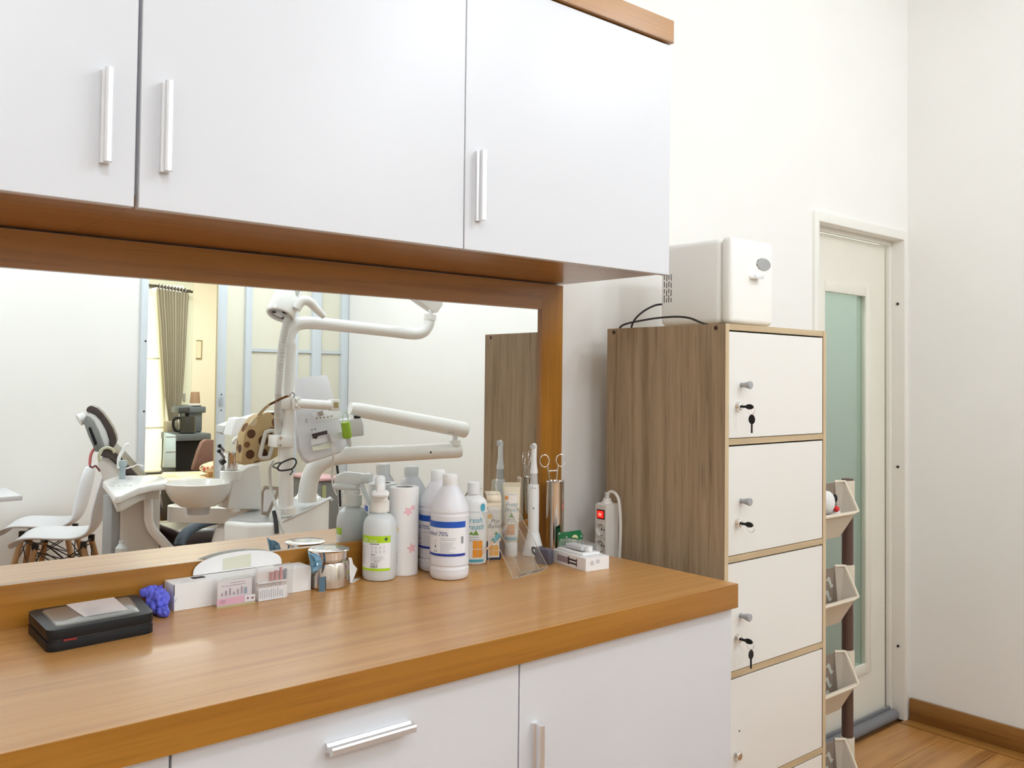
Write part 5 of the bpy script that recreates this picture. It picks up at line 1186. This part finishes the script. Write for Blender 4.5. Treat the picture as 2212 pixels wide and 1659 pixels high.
eb = [(0.4226, -2.0200, 1.2802), (0.4648, -2.0200, 1.2799), (0.4633, -2.0200, 1.2250), (0.4261, -2.0200, 1.2255)]
e2 = MB().prism(eb, (0, -.045, 0)).build('arm_end_block', M_UNIT, u, bevel=.003)
MB().prism([(0.4297, -2.0190, 1.2671), (0.4545, -2.0190, 1.2669), (0.4550, -2.0190, 1.2405), (0.4302, -2.0190, 1.2408)], (0, .0015, 0)).build('block_socket', mat('brass_hole', (.42, .34, .16), .5), e2)
b3 = [(0.1769, -2.0900, 1.1139), (0.2607, -2.0900, 1.1111), (0.2641, -2.0900, 1.0571), (0.1757, -2.0900, 1.0586)]
b3o = MB().prism(b3, (0, -.09, 0)).build('lower_clamp', M_UNIT, u, bevel=.004)
for q in [(0.1955, -2.0900, 1.1047), (0.1938, -2.0900, 1.0728)]: MB().lathe([(.0085, 0), (.0085, .004), (.005, .006), (0, .006)], q, 14, Matrix.Rotation(-PI/2, 3, 'X')).build('clamp_screw', M_STEEL, b3o, smooth=.5)
for q in [(0.2609, -2.0900, 1.1004), (0.2616, -2.0900, 1.0658)]: bx((q[0]-.003, q[1]-.05, q[2]-.006), (q[0]+.004, q[1]-.03, q[2]+.006), 'clamp_pin', M_BLACK, b3o)
# delivery arms
la = [(0.4911, -2.3800, 0.7525), (0.4926, -2.3800, 0.8085), (0.5044, -2.3800, 0.8686), (0.5242, -2.3700, 0.9199), (0.5547, -2.3500, 0.9551), (0.6068, -2.3300, 0.9777), (0.6974, -2.3000, 0.9851), (0.9349, -2.2300, 0.9889), (1.1697, -2.1600, 0.9958), (1.2479, -2.1400, 0.9963), (1.2749, -2.1300, 0.9983)]
MB().tube(la, [.0465, .0465, .046, .046, .046, .0455, .045, .043, .042, .042, .036], 28, smooth=5).build('lower_delivery_arm', M_UNIT, u, smooth=SM)
ac = (0.6119, -2.6094, 0.7220)
MB().lathe([(.075, .722), (.072, .740), (.056, .752), (.050, .765)], (ac[0], ac[1], 0), 32).build('arm_collar', M_UNIT, u, smooth=.6)
MB().tube([(1.2337, -2.1300, 1.0250), (1.2333, -2.1300, 1.0524)], .030, 22).build('elbow_stub', M_UNIT, u, smooth=SM)
MB().tube([(1.2333, -2.1300, 1.0499), (1.2328, -2.1300, 1.0798)], .0155, 16).build('elbow_pin', M_ALU, u, smooth=SM)
ua = [(1.2908, -2.1200, 1.1061), (1.2347, -2.1250, 1.1174), (1.0086, -2.1700, 1.1603), (0.8046, -2.2100, 1.1988), (0.6873, -2.2350, 1.2211), (0.6470, -2.2400, 1.2285)]
MB().tube(ua, [.0425, .0425, .041, .0385, .036, .030], 28).build('upper_delivery_arm', M_UNIT, u, smooth=SM)
d = (Vector(ua[0])-Vector(ua[1])).normalized(); MB().lathe([(.0425, 0), (.0415, .003), (0, .004)], ua[0], 28, d.to_track_quat('Z', 'Y').to_matrix()).build('arm_end_cap', mat('cap_pale_grey', (.62, .61, .62), .4), u, smooth=.5)
for q in [(1.1619, -2.0850, 1.0993), (1.1865, -2.0850, 1.0961)]: MB().lathe([(.005, 0), (.004, .002), (0, .002)], q, 12, Matrix.Rotation(-PI/2, 3, 'X')).build('arm_screw', M_GREYP, u)
q = (1.0597, -2.1500, 0.9963); MB().lathe([(.006, 0), (.005, .002), (0, .002)], (q[0], q[1]+.041, q[2]), 12, Matrix.Rotation(-PI/2, 3, 'X')).build('arm_hole', M_DARKGAP, u)
MB().tube([(0.6851, -2.2350, 1.1928), (0.6883, -2.2350, 1.1668)], .017, 14).build('tray_post', M_BLACKM, u)
ty = [(0.5877, -2.2000, 1.1705), (0.6943, -2.2000, 1.1776), (0.7058, -2.2000, 1.1398), (0.7094, -2.2000, 1.0904), (0.5973, -2.2000, 1.0825)]
MB().prism(ty, (0, -.12, 0)).build('instrument_tray', mat('tray_grey', (.58, .58, .57), .4), u, bevel=.006)
# instrument cords
MB().tube([(0.6121, -2.3000, 0.9350), (0.6212, -2.3000, 0.8780), (0.6305, -2.3000, 0.8068), (0.6347, -2.3000, 0.7266)], .006, 8).build('black_cord', M_BLACKM, u, smooth=SM)
MB().tube([(0.5963, -2.3000, 0.9265), (0.5870, -2.3000, 0.8567), (0.5984, -2.3000, 0.8138), (0.6149, -2.3000, 0.7845)], .004, 8, smooth=5).build('white_cord', M_WPL, u, smooth=SM)
A, Bc = Vector((0.6414, -2.3100, 0.8145)), Vector((0.6484, -2.3100, 0.7290))
MB().tube([tuple(A.lerp(Bc, k/80)+Vector((.014*math.cos(k*2*PI/10), .014*math.sin(k*2*PI/10), 0))) for k in range(81)], .0028, 6).build('coiled_cord', M_WPL, u, smooth=SM)
MB().tube([(0.1753, -2.1200, 0.9968), (0.1598, -2.1200, 0.9699), (0.1657, -2.1300, 0.9111), (0.1737, -2.1300, 0.8571), (0.1788, -2.0800, 0.7773), (0.1834, -2.0300, 0.6990), (0.1881, -2.0200, 0.6748)], .0075, 10, smooth=6).build('suction_hose', mat('hose_grey', (.60, .59, .56), .5), u, smooth=SM)
MB().tube([(0.1750, -2.1000, 0.7646), (0.1658, -2.0600, 0.7177), (0.1615, -2.0400, 0.6747)], .010, 10, smooth=4).build('black_holder', M_BLACKM, u, smooth=SM)
# small handpieces beside the cup
for pth in ([(0.0209, -2.3700, 1.0550), (0.0441, -2.3700, 1.0300)], [(0.0150, -2.3600, 1.0320), (0.0429, -2.3600, 0.9957)]):
    MB().tube(pth, .0065, 10).build('handpiece', mat('dark_steel', (.25, .25, .27), .25, metal=.8), u, smooth=SM)
    d = (Vector(pth[0])-Vector(pth[1])).normalized(); MB().lathe([(.009, -.006), (.010, 0), (.007, .006)], pth[0], 12, d.to_track_quat('Z', 'Y').to_matrix()).build('handpiece_cap', M_BLACK, u, smooth=SM)
MB().prism([(0.0250, -2.3600, 0.9835), (0.0429, -2.3600, 0.9936), (0.0546, -2.3600, 0.9777), (0.0367, -2.3600, 0.9633)], (0, -.03, 0)).build('holder_block', M_BLACKM, u)
MB().prism([(0.0278, -2.3700, 0.9389), (0.0430, -2.3700, 0.9731), (0.0502, -2.3700, 0.9552), (0.0506, -2.3700, 0.9332)], (0, -.03, 0)).build('handpiece_rest', M_UNITG, u)
# angled tray shade behind the spout
MB().prism([(0.1942, -2.7500, 1.0905), (0.2009, -2.7500, 1.1262), (0.2556, -2.7500, 1.1441), (0.3937, -2.7500, 1.1804), (0.4997, -2.7500, 1.1985), (0.5126, -2.7500, 1.0932), (0.3959, -2.7500, 1.0720), (0.2344, -2.7500, 1.0748)], (0, -.10, 0)).build('upper_tray', mat('tray_grey', (.58, .58, .57), .4), u, bevel=.006)

t = thing('steel_cup', 'small steel rinsing cup on its platform beside the spittoon', 'cup', (pf[0], pf[1], pf[2]+.0145))
MB().lathe([(.030, 0), (.033, .003), (.038, .085), (.0395, .087), (.0375, .087), (.031, .006), (0, .005)], (pf[0], pf[1], pf[2]+.0145), 32).build('cup', M_STEEL, t, smooth=.6)
t = thing('paper_cup_box', 'tilted white paper box above the spittoon spout', 'box', (0.2468, -2.6200, 1.1313))
MB().prism([(0.2090, -2.6200, 1.1675), (0.2434, -2.6200, 1.1739), (0.3040, -2.6200, 1.1513), (0.2944, -2.6200, 1.1253), (0.2728, -2.6200, 1.0785), (0.1838, -2.6200, 1.0838), (0.1974, -2.6200, 1.1372)], (0, -.10, 0)).build('box', M_PAPER, t, bevel=.004)
# tote bag
t = thing('tote_bag', 'tan cloth tote bag with brown printed blotches hanging on the pole', 'bag', (0.1999, -2.2800, 1.2152))
bag = [(0.1720, -2.2600, 1.2032), (0.2024, -2.2600, 1.2115), (0.2475, -2.2600, 1.2130), (0.2669, -2.2600, 1.2015), (0.2737, -2.2600, 1.1034), (0.2661, -2.2600, 1.0036), (0.2306, -2.2600, 0.9853), (0.1766, -2.2600, 0.9793), (0.1372, -2.2600, 0.9726), (0.0983, -2.2600, 0.9681), (0.0843, -2.2600, 0.9840), (0.0874, -2.2600, 1.0552), (0.0953, -2.2600, 1.1134), (0.1173, -2.2600, 1.1563), (0.1444, -2.2600, 1.1884)]
M_BAG = blotches('printed_tan_cloth', (.50, .36, .18), [(.10, .04, .015), (.20, .09, .03), (.62, .50, .32), (.16, .06, .02), (.38, .12, .06)], 17)
MB().prism(bag, (0, -.07, 0)).build('bag_body', M_BAG, t, bevel=.02, seg=3)
MB().tube([(0.1581, -2.2400, 1.2021), (0.1531, -2.2000, 1.2210), (0.1472, -2.1200, 1.2517), (0.1637, -2.0600, 1.2767), (0.1929, -2.0500, 1.2916), (0.2182, -2.0500, 1.2979)], .010, 8, smooth=5, flat=.3).build('strap', blotches('printed_strap', (.62, .52, .34), [(.14, .06, .02), (.20, .09, .03)], 14), t, smooth=SM)
MB().tube([(0.2182, -2.0500, 1.2957), (0.2272, -2.0500, 1.3128), (0.2414, -2.0500, 1.3042), (0.2370, -2.0500, 1.2871)], .003, 8, smooth=5).build('hook', M_GREYP, t, smooth=SM)
hd = [(0.2019, -2.2450, 1.1219), (0.2277, -2.2450, 1.1277), (0.2398, -2.2450, 1.1186), (0.2380, -2.2450, 1.0921), (0.2159, -2.2450, 1.0092), (0.2020, -2.2450, 0.9989), (0.1762, -2.2450, 1.0001), (0.1690, -2.2450, 1.0092), (0.1732, -2.2450, 1.0331), (0.1927, -2.2450, 1.1112)]
MB().tube(hd, .010, 10, closed=True, smooth=4).build('handle_ring', mat('cream_plastic_ring', (.66, .64, .58), .5), t, smooth=SM)
# monitor, back side showing
t = thing('monitor', 'white monitor on a pole arm, its back with ports and a cable facing the mirror', 'monitor', (0.4263, -2.1500, 1.1940))
sc = [(0.3266, -2.2400, 1.3672), (0.3313, -2.2400, 1.3785), (0.5044, -2.2400, 1.3961), (0.5175, -2.2400, 1.3893), (0.5566, -2.1200, 1.0681), (0.5487, -2.1100, 1.0442), (0.5260, -2.1100, 1.0226), (0.3573, -2.1100, 0.9818), (0.3305, -2.1150, 1.0003), (0.3106, -2.1200, 1.0445)]
n_ = (Vector(sc[2])-Vector(sc[0])).cross(Vector(sc[5])-Vector(sc[0])).normalized()
if n_.y > 0: n_ = -n_
sr = MB().prism(sc, tuple(n_*.035)).build('shell', mat('monitor_white', (.76, .76, .80), .35), t, bevel=.006, seg=2)
nf = -n_*.002
MB().prism([(0.3708, -2.1300, 1.2114), (0.5259, -2.1300, 1.2246), (0.5262, -2.1200, 1.1821), (0.3858, -2.1200, 1.1717)], tuple(-n_*.006)).build('mount_plate', M_LABEL, t, bevel=.002)
for q in [(0.3889, -2.1080, 1.1876), (0.4086, -2.1080, 1.1894), (0.4284, -2.1080, 1.1913), (0.4483, -2.1080, 1.1931), (0.4683, -2.1080, 1.1972)]: MB().lathe([(.003, 0), (.003, .002)], q, 8, n_.to_track_quat('-Z', 'Y').to_matrix()).build('plate_hole', M_DARKGAP, t)
MB().prism([(0.3619, -2.1050, 1.1136), (0.4429, -2.1050, 1.1288), (0.4430, -2.1000, 1.1113), (0.3912, -2.1000, 1.1041), (0.3865, -2.1000, 1.0911), (0.3669, -2.1000, 1.0940)], tuple(-n_*.004)).build('port_recess', mat('port_dark', (.03, .014, .014), .4), t)
MB().prism([(0.3598, -2.1050, 1.0961), (0.5363, -2.1000, 1.1219), (0.5384, -2.0980, 1.0859), (0.3567, -2.0980, 1.0616)], tuple(-n_*.002)).build('lower_ledge', mat('monitor_white', (.76, .76, .80), .35), t)
vc = [(0.4498, -2.0900, 1.1183), (0.4576, -2.0850, 1.0851), (0.4732, -2.0850, 1.0578)]
MB().tube(vc, .012, 10, flat=.7).build('cable_plug', mat('plug_grey_white', (.66, .66, .67), .4), t, smooth=SM)
MB().tube([(0.4604, -2.0850, 1.0739), (0.4659, -2.0800, 1.0296), (0.4869, -2.1200, 0.9699), (0.5254, -2.2000, 0.8931)], .005, 8, smooth=5).build('cable', M_WPL, t, smooth=SM)
MB().prism([(0.3602, -2.0950, 1.0529), (0.4584, -2.0950, 1.0733), (0.4587, -2.0900, 1.0448), (0.3627, -2.0900, 1.0356)], tuple(-n_*.001)).build('vent_window', mat('pale_yellow_vent', (.72, .74, .62), .5), t)
MB().tube([(0.3986, -2.1000, 1.2275), (0.4143, -2.1100, 1.2070)], .014, 12).build('mount_knuckle', M_UNITG, t)
m = MB(); 
for q in [(0.3459, -2.1280, 1.1832), (0.3450, -2.1260, 1.1723), (0.3697, -2.1160, 1.1348), (0.3868, -2.1160, 1.1365)]: m.box((q[0]-.004, q[1]-.001, q[2]-.005), (q[0]+.003, q[1]+.002, q[2]+.004))
m.build('symbol_print', M_GREYINK, t)
# green sleeve bottle
t = thing('sanitizer_pouch', 'lime green sleeve holding a small clear bottle, hanging by the monitor', 'bottle', (0.5231, -2.0600, 1.1400))
MB().tube([(0.5175, -2.0600, 1.1692), (0.5203, -2.0600, 1.1557), (0.5288, -2.0600, 1.1064), (0.5316, -2.0600, 1.0929)], [.021, .0225, .0225, .020], 18).build('sleeve', mat('lime_silicone', (.30, .50, .03), .5), t, smooth=.7)
MB().tube([(0.5342, -2.0600, 1.0928), (0.5424, -2.0600, 1.0657), (0.5452, -2.0600, 1.0499)], [.013, .011, .008], 12).build('bottle_neck', mat('milky_plastic', (.66, .68, .68), .3), t, smooth=.7)
MB().tube([(0.5023, -2.0600, 1.1695), (0.5042, -2.0600, 1.2007), (0.5166, -2.0600, 1.2183), (0.5296, -2.0600, 1.2047), (0.5327, -2.0600, 1.1733)], .0025, 8, smooth=5).build('loop', mat('pale_green_loop', (.55, .70, .50), .4), t, smooth=SM)
# loupes hung on the pole
t = thing('safety_glasses', 'black framed glasses hanging on the lamp pole below the clamp', 'glasses', (0.2303, -2.0800, 0.9757))
MB().tube([(0.1796, -2.0800, 0.9657), (0.1930, -2.0800, 0.9841), (0.2159, -2.0800, 0.9957), (0.2484, -2.0800, 1.0048), (0.2649, -2.0800, 1.0018), (0.2722, -2.0800, 0.9886), (0.2655, -2.0800, 0.9717), (0.2493, -2.0800, 0.9576), (0.2168, -2.0800, 0.9530), (0.1890, -2.0800, 0.9546)], .0042, 8, closed=True, smooth=5).build('frame', M_BLACKM, t, smooth=SM)
MB().tube([(0.1845, -2.0900, 0.9625), (0.1614, -2.0900, 0.9723), (0.1703, -2.0900, 0.9845), (0.1978, -2.0900, 0.9895)], .004, 8, smooth=5).build('temple', mat('grey_temple', (.14, .14, .14), .4), t, smooth=SM)
MB().tube([(0.2470, -2.0800, 0.9577), (0.2542, -2.0800, 0.9487), (0.2497, -2.0800, 0.9383), (0.2405, -2.0800, 0.9302)], .003, 8, smooth=4).build('hook', M_BLACKM, t, smooth=SM)
# tan clipboard with paper
t = thing('clipboard', 'tan clipboard with white paper leaning between the tower and pole', 'clipboard', (0.2320, -2.2400, 0.7977))
MB().prism([(0.1835, -2.2200, 0.8689), (0.2687, -2.2200, 0.8587), (0.2642, -2.2200, 0.8414), (0.2052, -2.2200, 0.7236), (0.1723, -2.2200, 0.7352), (0.1702, -2.2200, 0.8394)], (0, -.012, 0)).build('board', mat('tan_board', (.44, .36, .29), .6), t)
MB().prism([(0.1770, -2.2150, 0.8438), (0.1885, -2.2150, 0.8538), (0.2356, -2.2150, 0.8461), (0.2381, -2.2150, 0.8394), (0.1953, -2.2150, 0.7490), (0.1743, -2.2150, 0.7508)], (0, .003, 0)).build('paper', M_PAPER, t)

# assistant side: instrument table on its own column
AZ = .865
t = thing('assistant_table', 'pale instrument table on a square column with hose, left of spittoon', 'instrument table', (0.7094, -5.7177, 0.3000))
at_ = [(-0.3536, -2.8800, 0.8650), (-0.2792, -3.0010, 0.8650), (-0.2055, -3.0805, 0.8650), (-0.0463, -2.9730, 0.8650), (-0.0578, -2.8255, 0.8650), (-0.1128, -2.6446, 0.8650), (-0.2027, -2.6144, 0.8650), (-0.2959, -2.5253, 0.8650), (-0.4455, -2.2910, 0.8650), (-0.4768, -2.2760, 0.8650)]
MB().prism([(x, y, AZ-.035) for x, y, z in at_], (0, 0, .035)).build('tray_top', M_UNIT, t, bevel=.008, seg=3)
MB().prism([(x, y, AZ-.075) for x, y, z in shrink3(at_, .045)], (0, 0, .04)).build('under_tray', mat('under_grey', (.66, .64, .60), .4), t, bevel=.004)
ca = (-0.2061, -2.8600, 0.6714)
bx((ca[0]-.085, -2.79, .02), (ca[0]+.105, -2.96, AZ-.0752), 'column', mat('column_beige', (.62, .575, .52), .45), t, bevel=.01)
bx((ca[0]-.125, -2.805, .02), (ca[0]-.0852, -2.95, AZ-.0752), 'column_strip', mat('column_grey', (.33, .34, .34), .45), t, bevel=.006)
MB().tube([(-0.1674, -2.7800, 0.7781), (-0.1706, -2.7600, 0.7261), (-0.1671, -2.7600, 0.6692), (-0.1482, -2.7600, 0.6220), (-0.1018, -2.7600, 0.5648), (-0.0501, -2.7600, 0.5040), (-0.0024, -2.7600, 0.4453)], .022, 14, smooth=6).build('drain_hose', M_UNIT, t, smooth=SM)
q = (-0.2501, -2.9200, 0.8753)
MB().lathe([(.015, AZ), (.015, AZ+.060), (.0225, AZ+.066), (.0225, AZ+.085), (.018, AZ+.093), (0, AZ+.093)], (q[0], q[1], 0), 22).build('instrument_holder', mat('slate_blue_plastic', (.32, .38, .40), .4), t, smooth=.6)
MB().tube([(-0.2688, -2.9200, 0.9179), (-0.2678, -2.9200, 0.9685), (-0.2529, -2.9200, 1.0001), (-0.2358, -2.9200, 1.0318), (-0.2224, -2.9200, 1.0359)], .0085, 12, smooth=5).build('suction_tip', M_WPL, t, smooth=SM)
MB().tube([(-0.2331, -2.9200, 0.9159), (-0.1973, -2.9200, 0.9255), (-0.1702, -2.9200, 0.9334), (-0.1471, -2.9200, 0.9228)], .004, 8, smooth=5).build('air_syringe', M_STEEL, t, smooth=SM)
for k in range(4): qq = (-0.3826, -2.6066, 0.8650); bx((qq[0]-.01+.026*k, qq[1]-.04, AZ-.001), (qq[0]+.003+.026*k, qq[1]+.0, AZ+.006), 'rest_ridge', M_UNIT, t)
q = (-0.3018, -2.7400, 0.5449)
MB().lathe([(.022, -.06), (.027, -.05), (.027, .01), (.012, .03), (.012, .045)], q, 16).build('glass_jar', M_FROSTB, t, smooth=.6)
MB().tube([(q[0], q[1], q[2]-.06), (q[0], q[1], .02)], .01, 8).build('jar_stand', M_UNITG, t)

# dental chair
t = thing('dental_chair', 'reclining dental chair with brown cushions and pale shell behind the instrument table', 'dental chair', (.15, -3.5, 0))
Y0, DYC = -3.28, -.34
HP = [(-0.3088, -3.3600, 1.1889), (-0.3045, -3.3600, 1.2062), (-0.2931, -3.3600, 1.2159), (-0.2767, -3.3600, 1.2158), (-0.2530, -3.3600, 1.2055), (-0.2239, -3.3600, 1.1752), (-0.1943, -3.3600, 1.1345), (-0.1694, -3.3600, 1.0937), (-0.1539, -3.3600, 1.0530), (-0.1485, -3.3600, 1.0251), (-0.1552, -3.3600, 1.0002), (-0.1692, -3.3600, 0.9831), (-0.1839, -3.3600, 0.9938), (-0.1824, -3.3600, 1.0313), (-0.2004, -3.3600, 1.0871), (-0.2302, -3.3600, 1.1403), (-0.2617, -3.3600, 1.1733), (-0.2853, -3.3600, 1.1836), (-0.3017, -3.3600, 1.1839)]
MB().prism(HP, (0.053, -0.150, 0)).build('headrest_cushion', M_CARDG, t, bevel=.008, seg=2)
MB().prism([(-0.3059, -3.3700, 1.1811), (-0.2849, -3.3700, 1.1808), (-0.2587, -3.3700, 1.1679), (-0.2296, -3.3700, 1.1349), (-0.1998, -3.3700, 1.0815), (-0.1818, -3.3700, 1.0282), (-0.1835, -3.3700, 0.9981), (-0.2073, -3.3700, 0.9916), (-0.2378, -3.3700, 1.0776), (-0.2723, -3.3700, 1.1433), (-0.3102, -3.3700, 1.1663)], (0.046, -0.132, 0)).build('headrest_shell', M_UNIT, t, bevel=.004)
gs = MB().prism([(-0.3232, -3.3450, 1.1405), (-0.3122, -3.3450, 1.1649), (-0.2935, -3.3450, 1.1571), (-0.2720, -3.3450, 1.1344), (-0.2448, -3.3450, 1.0767), (-0.2194, -3.3450, 0.9987), (-0.2376, -3.3450, 0.9696), (-0.2612, -3.3450, 0.9707), (-0.3006, -3.3450, 1.0611), (-0.3229, -3.3450, 1.1257)], (0.040, -0.113, 0)).build('headrest_bracket', mat('bracket_grey', (.24, .245, .24), .3), t, bevel=.004)
MB().prism([(-0.2995, -3.3435, 1.0981), (-0.2927, -3.3435, 1.1053), (-0.2856, -3.3435, 1.1002), (-0.2533, -3.3435, 1.0175), (-0.2577, -3.3435, 1.0053), (-0.2671, -3.3435, 1.0081)], (0, .001, 0)).build('bracket_slot', M_BLACK, gs)
MB().tube([(-0.3341, -3.4000, 1.1383), (-0.3019, -3.4000, 1.1526)], .032, 16).build('release_knob', M_WPL, t, smooth=SM)
BP = [(-0.2589, -3.2600, 0.9545), (-0.2479, -3.2600, 0.9809), (-0.2249, -3.2600, 0.9947), (-0.1988, -3.2600, 0.9862), (-0.1625, -3.2600, 0.9525), (-0.1083, -3.2600, 0.8902), (-0.0433, -3.2600, 0.8164), (0.0175, -3.2600, 0.7518), (0.0588, -3.2600, 0.6980), (0.0726, -3.2600, 0.6461), (0.0608, -3.2600, 0.6090), (0.0414, -3.2600, 0.5779), (0.0426, -3.2600, 0.5221), (0.0650, -3.2600, 0.4184), (0.0298, -3.2600, 0.4225), (0.0105, -3.2600, 0.5052), (0.0065, -3.2600, 0.5761), (0.0279, -3.2600, 0.6195), (0.0422, -3.2600, 0.6537), (0.0189, -3.2600, 0.6911), (-0.0447, -3.2600, 0.7663), (-0.1316, -3.2600, 0.8567), (-0.1806, -3.2600, 0.9139), (-0.2144, -3.2600, 0.9451)]
MB().prism(BP, (0.152, -0.432, 0)).build('back_cushion', M_CARDG, t, bevel=.008)
BS = [(-0.2663, -3.2800, 0.9118), (-0.2461, -3.2800, 0.9451), (-0.2108, -3.2800, 0.9409), (-0.1745, -3.2800, 0.9070), (-0.1253, -3.2800, 0.8496), (-0.0380, -3.2800, 0.7587), (0.0207, -3.2800, 0.6861), (0.0416, -3.2800, 0.6489), (0.0297, -3.2800, 0.6169), (0.0084, -3.2800, 0.5683), (0.0150, -3.2800, 0.4918), (0.0342, -3.2800, 0.4138), (0.0336, -3.2800, 0.3304), (-0.1019, -3.2800, 0.3475), (-0.1358, -3.2800, 0.4631), (-0.1596, -3.2800, 0.5645), (-0.1853, -3.2800, 0.6533), (-0.2238, -3.2800, 0.7916)]
MB().prism(BS, (0.139, -0.395, 0)).build('back_shell', mat('chair_shell_white', (.74, .70, .66), .35), t, bevel=.006)
MB().prism([(-.08, -3.30, .0), (.45, -3.30, 0), (.62, -3.50, 0), (.45, -3.70, 0), (-.08, -3.70, 0)], (0, 0, .10)).build('base_plate', M_UNITG, t, bevel=.01)
MB().prism([(.10, -3.36, .10), (.36, -3.36, .10), (.36, -3.64, .10), (.10, -3.64, .10)], (0, 0, .30)).build('lift_column', M_UNIT, t, bevel=.01)
MB().prism([(.16, -3.27, .40), (.98, -3.27, .40), (1.02, -3.5, .40), (.98, -3.73, .40), (.16, -3.73, .40)], (0, 0, .11)).build('seat_cushion', M_CARDG, t, bevel=.025, seg=3)
MB().tube([(-0.2486, -3.4000, 0.9863), (-0.2646, -3.4000, 0.9620), (-0.2710, -3.4000, 0.9323), (-0.2725, -3.4000, 0.8950)], .008, 8, smooth=5).build('red_strap', mat('coral_strap', (.68, .20, .20), .5), t, smooth=SM)
MB().tube([(-0.2662, -3.2400, 0.9248), (-0.2716, -3.2400, 0.9566), (-0.2607, -3.2400, 0.9877), (-0.2308, -3.2400, 0.9987), (-0.2048, -3.2400, 0.9878), (-0.1949, -3.2400, 0.9702)], .008, 8, smooth=5).build('pale_tube', mat('olive_tube', (.52, .50, .36), .4), t, smooth=SM)
MB().tube([(-0.3131, -3.2600, 0.9062), (-0.2968, -3.2600, 0.8956), (-0.2832, -3.2600, 0.9046), (-0.2594, -3.2600, 0.8740)], .005, 8, smooth=4).build('strap_buckle', mat('maroon_tie', (.18, .05, .05), .5), t, smooth=SM)
# operator stool with slate arm support
t = thing('operator_stool', 'low stool with curved slate grey arm support beneath the spittoon', 'stool', (.35, -3.0, 0))
ap_ = [(0.0434, -2.9200, 0.4972), (0.0622, -2.9400, 0.5282), (0.0983, -2.9600, 0.5580), (0.1575, -2.9800, 0.5836), (0.2335, -3.0000, 0.5985), (0.3274, -3.0200, 0.5998), (0.4027, -3.0400, 0.5878)]
M_SLATE = mat('slate_upholstery', (.055, .075, .095), .5)
MB().tube(ap_, .030, 16, smooth=6, flat=.8).build('arm_support', M_SLATE, t, smooth=SM)
ec = Vector(ap_[-1]); s0 = Vector(ap_[0])
MB().tube([tuple(s0), (s0.x, s0.y, s0.z-.12), (s0.x+.2, s0.y-.1, s0.z-.16), (.40, -3.06, s0.z-.14)], .013, 10).build('support_bracket', M_STEEL, t, smooth=SM)
MB().lathe([(.15, s0.z-.16), (.17, s0.z-.13), (.17, s0.z-.09), (.15, s0.z-.07), (0, s0.z-.065)], (.42, -3.08, 0), 32).build('seat', M_SLATE, t, smooth=.7)
MB().tube([(.42, -3.08, s0.z-.16), (.42, -3.08, .06)], .025, 14).build('gas_column', M_STEEL, t, smooth=SM)
for k in range(5):
    a = 2*PI*k/5+.3; MB().tube([(.42, -3.08, .075), (.42+.22*math.cos(a), -3.08+.22*math.sin(a), .05)], [.02, .013], 8).build('leg', M_STEEL, t, smooth=SM)
    MB().lathe([(.022, -.012), (.022, .012)], (.42+.22*math.cos(a), -3.08+.22*math.sin(a), .022), 14, Matrix.Rotation(PI/2, 3, 'X')).build('castor', M_BLACKM, t)
# low cart with pink top further back
t = thing('rolling_cart', 'low grey cart with pink top standing behind the delivery arm', 'cart', (1.2, -3.6, 0))
c0, c1 = (1.1718, -3.5500, 0.7177), (1.3718, -3.5500, 0.7051)
bx((c0[0], -3.55, c0[2]-.02), (c1[0], -3.95, c0[2]), 'top', mat('pink_top', (.70, .42, .42), .5), t, bevel=.006)
bx((c0[0]+.02, -3.57, .06), (c1[0]-.02, -3.93, c0[2]-.021), 'body', mat('cart_grey', (.20, .20, .19), .5), t, bevel=.006)
bx((c0[0]+.05, -3.5695, c0[2]-.17), (c1[0]-.12, -3.5625, c0[2]-.05), 'drawer', mat('cart_olive', (.42, .42, .20), .5), t, bevel=.003)
for x in (c0[0]+.06, c1[0]-.06):
    for y in (-3.62, -3.88): MB().lathe([(.03, -.012), (.03, .012)], (x, y, .03), 16, Matrix.Rotation(PI/2, 3, 'X')).build('castor', M_BLACKM, t)
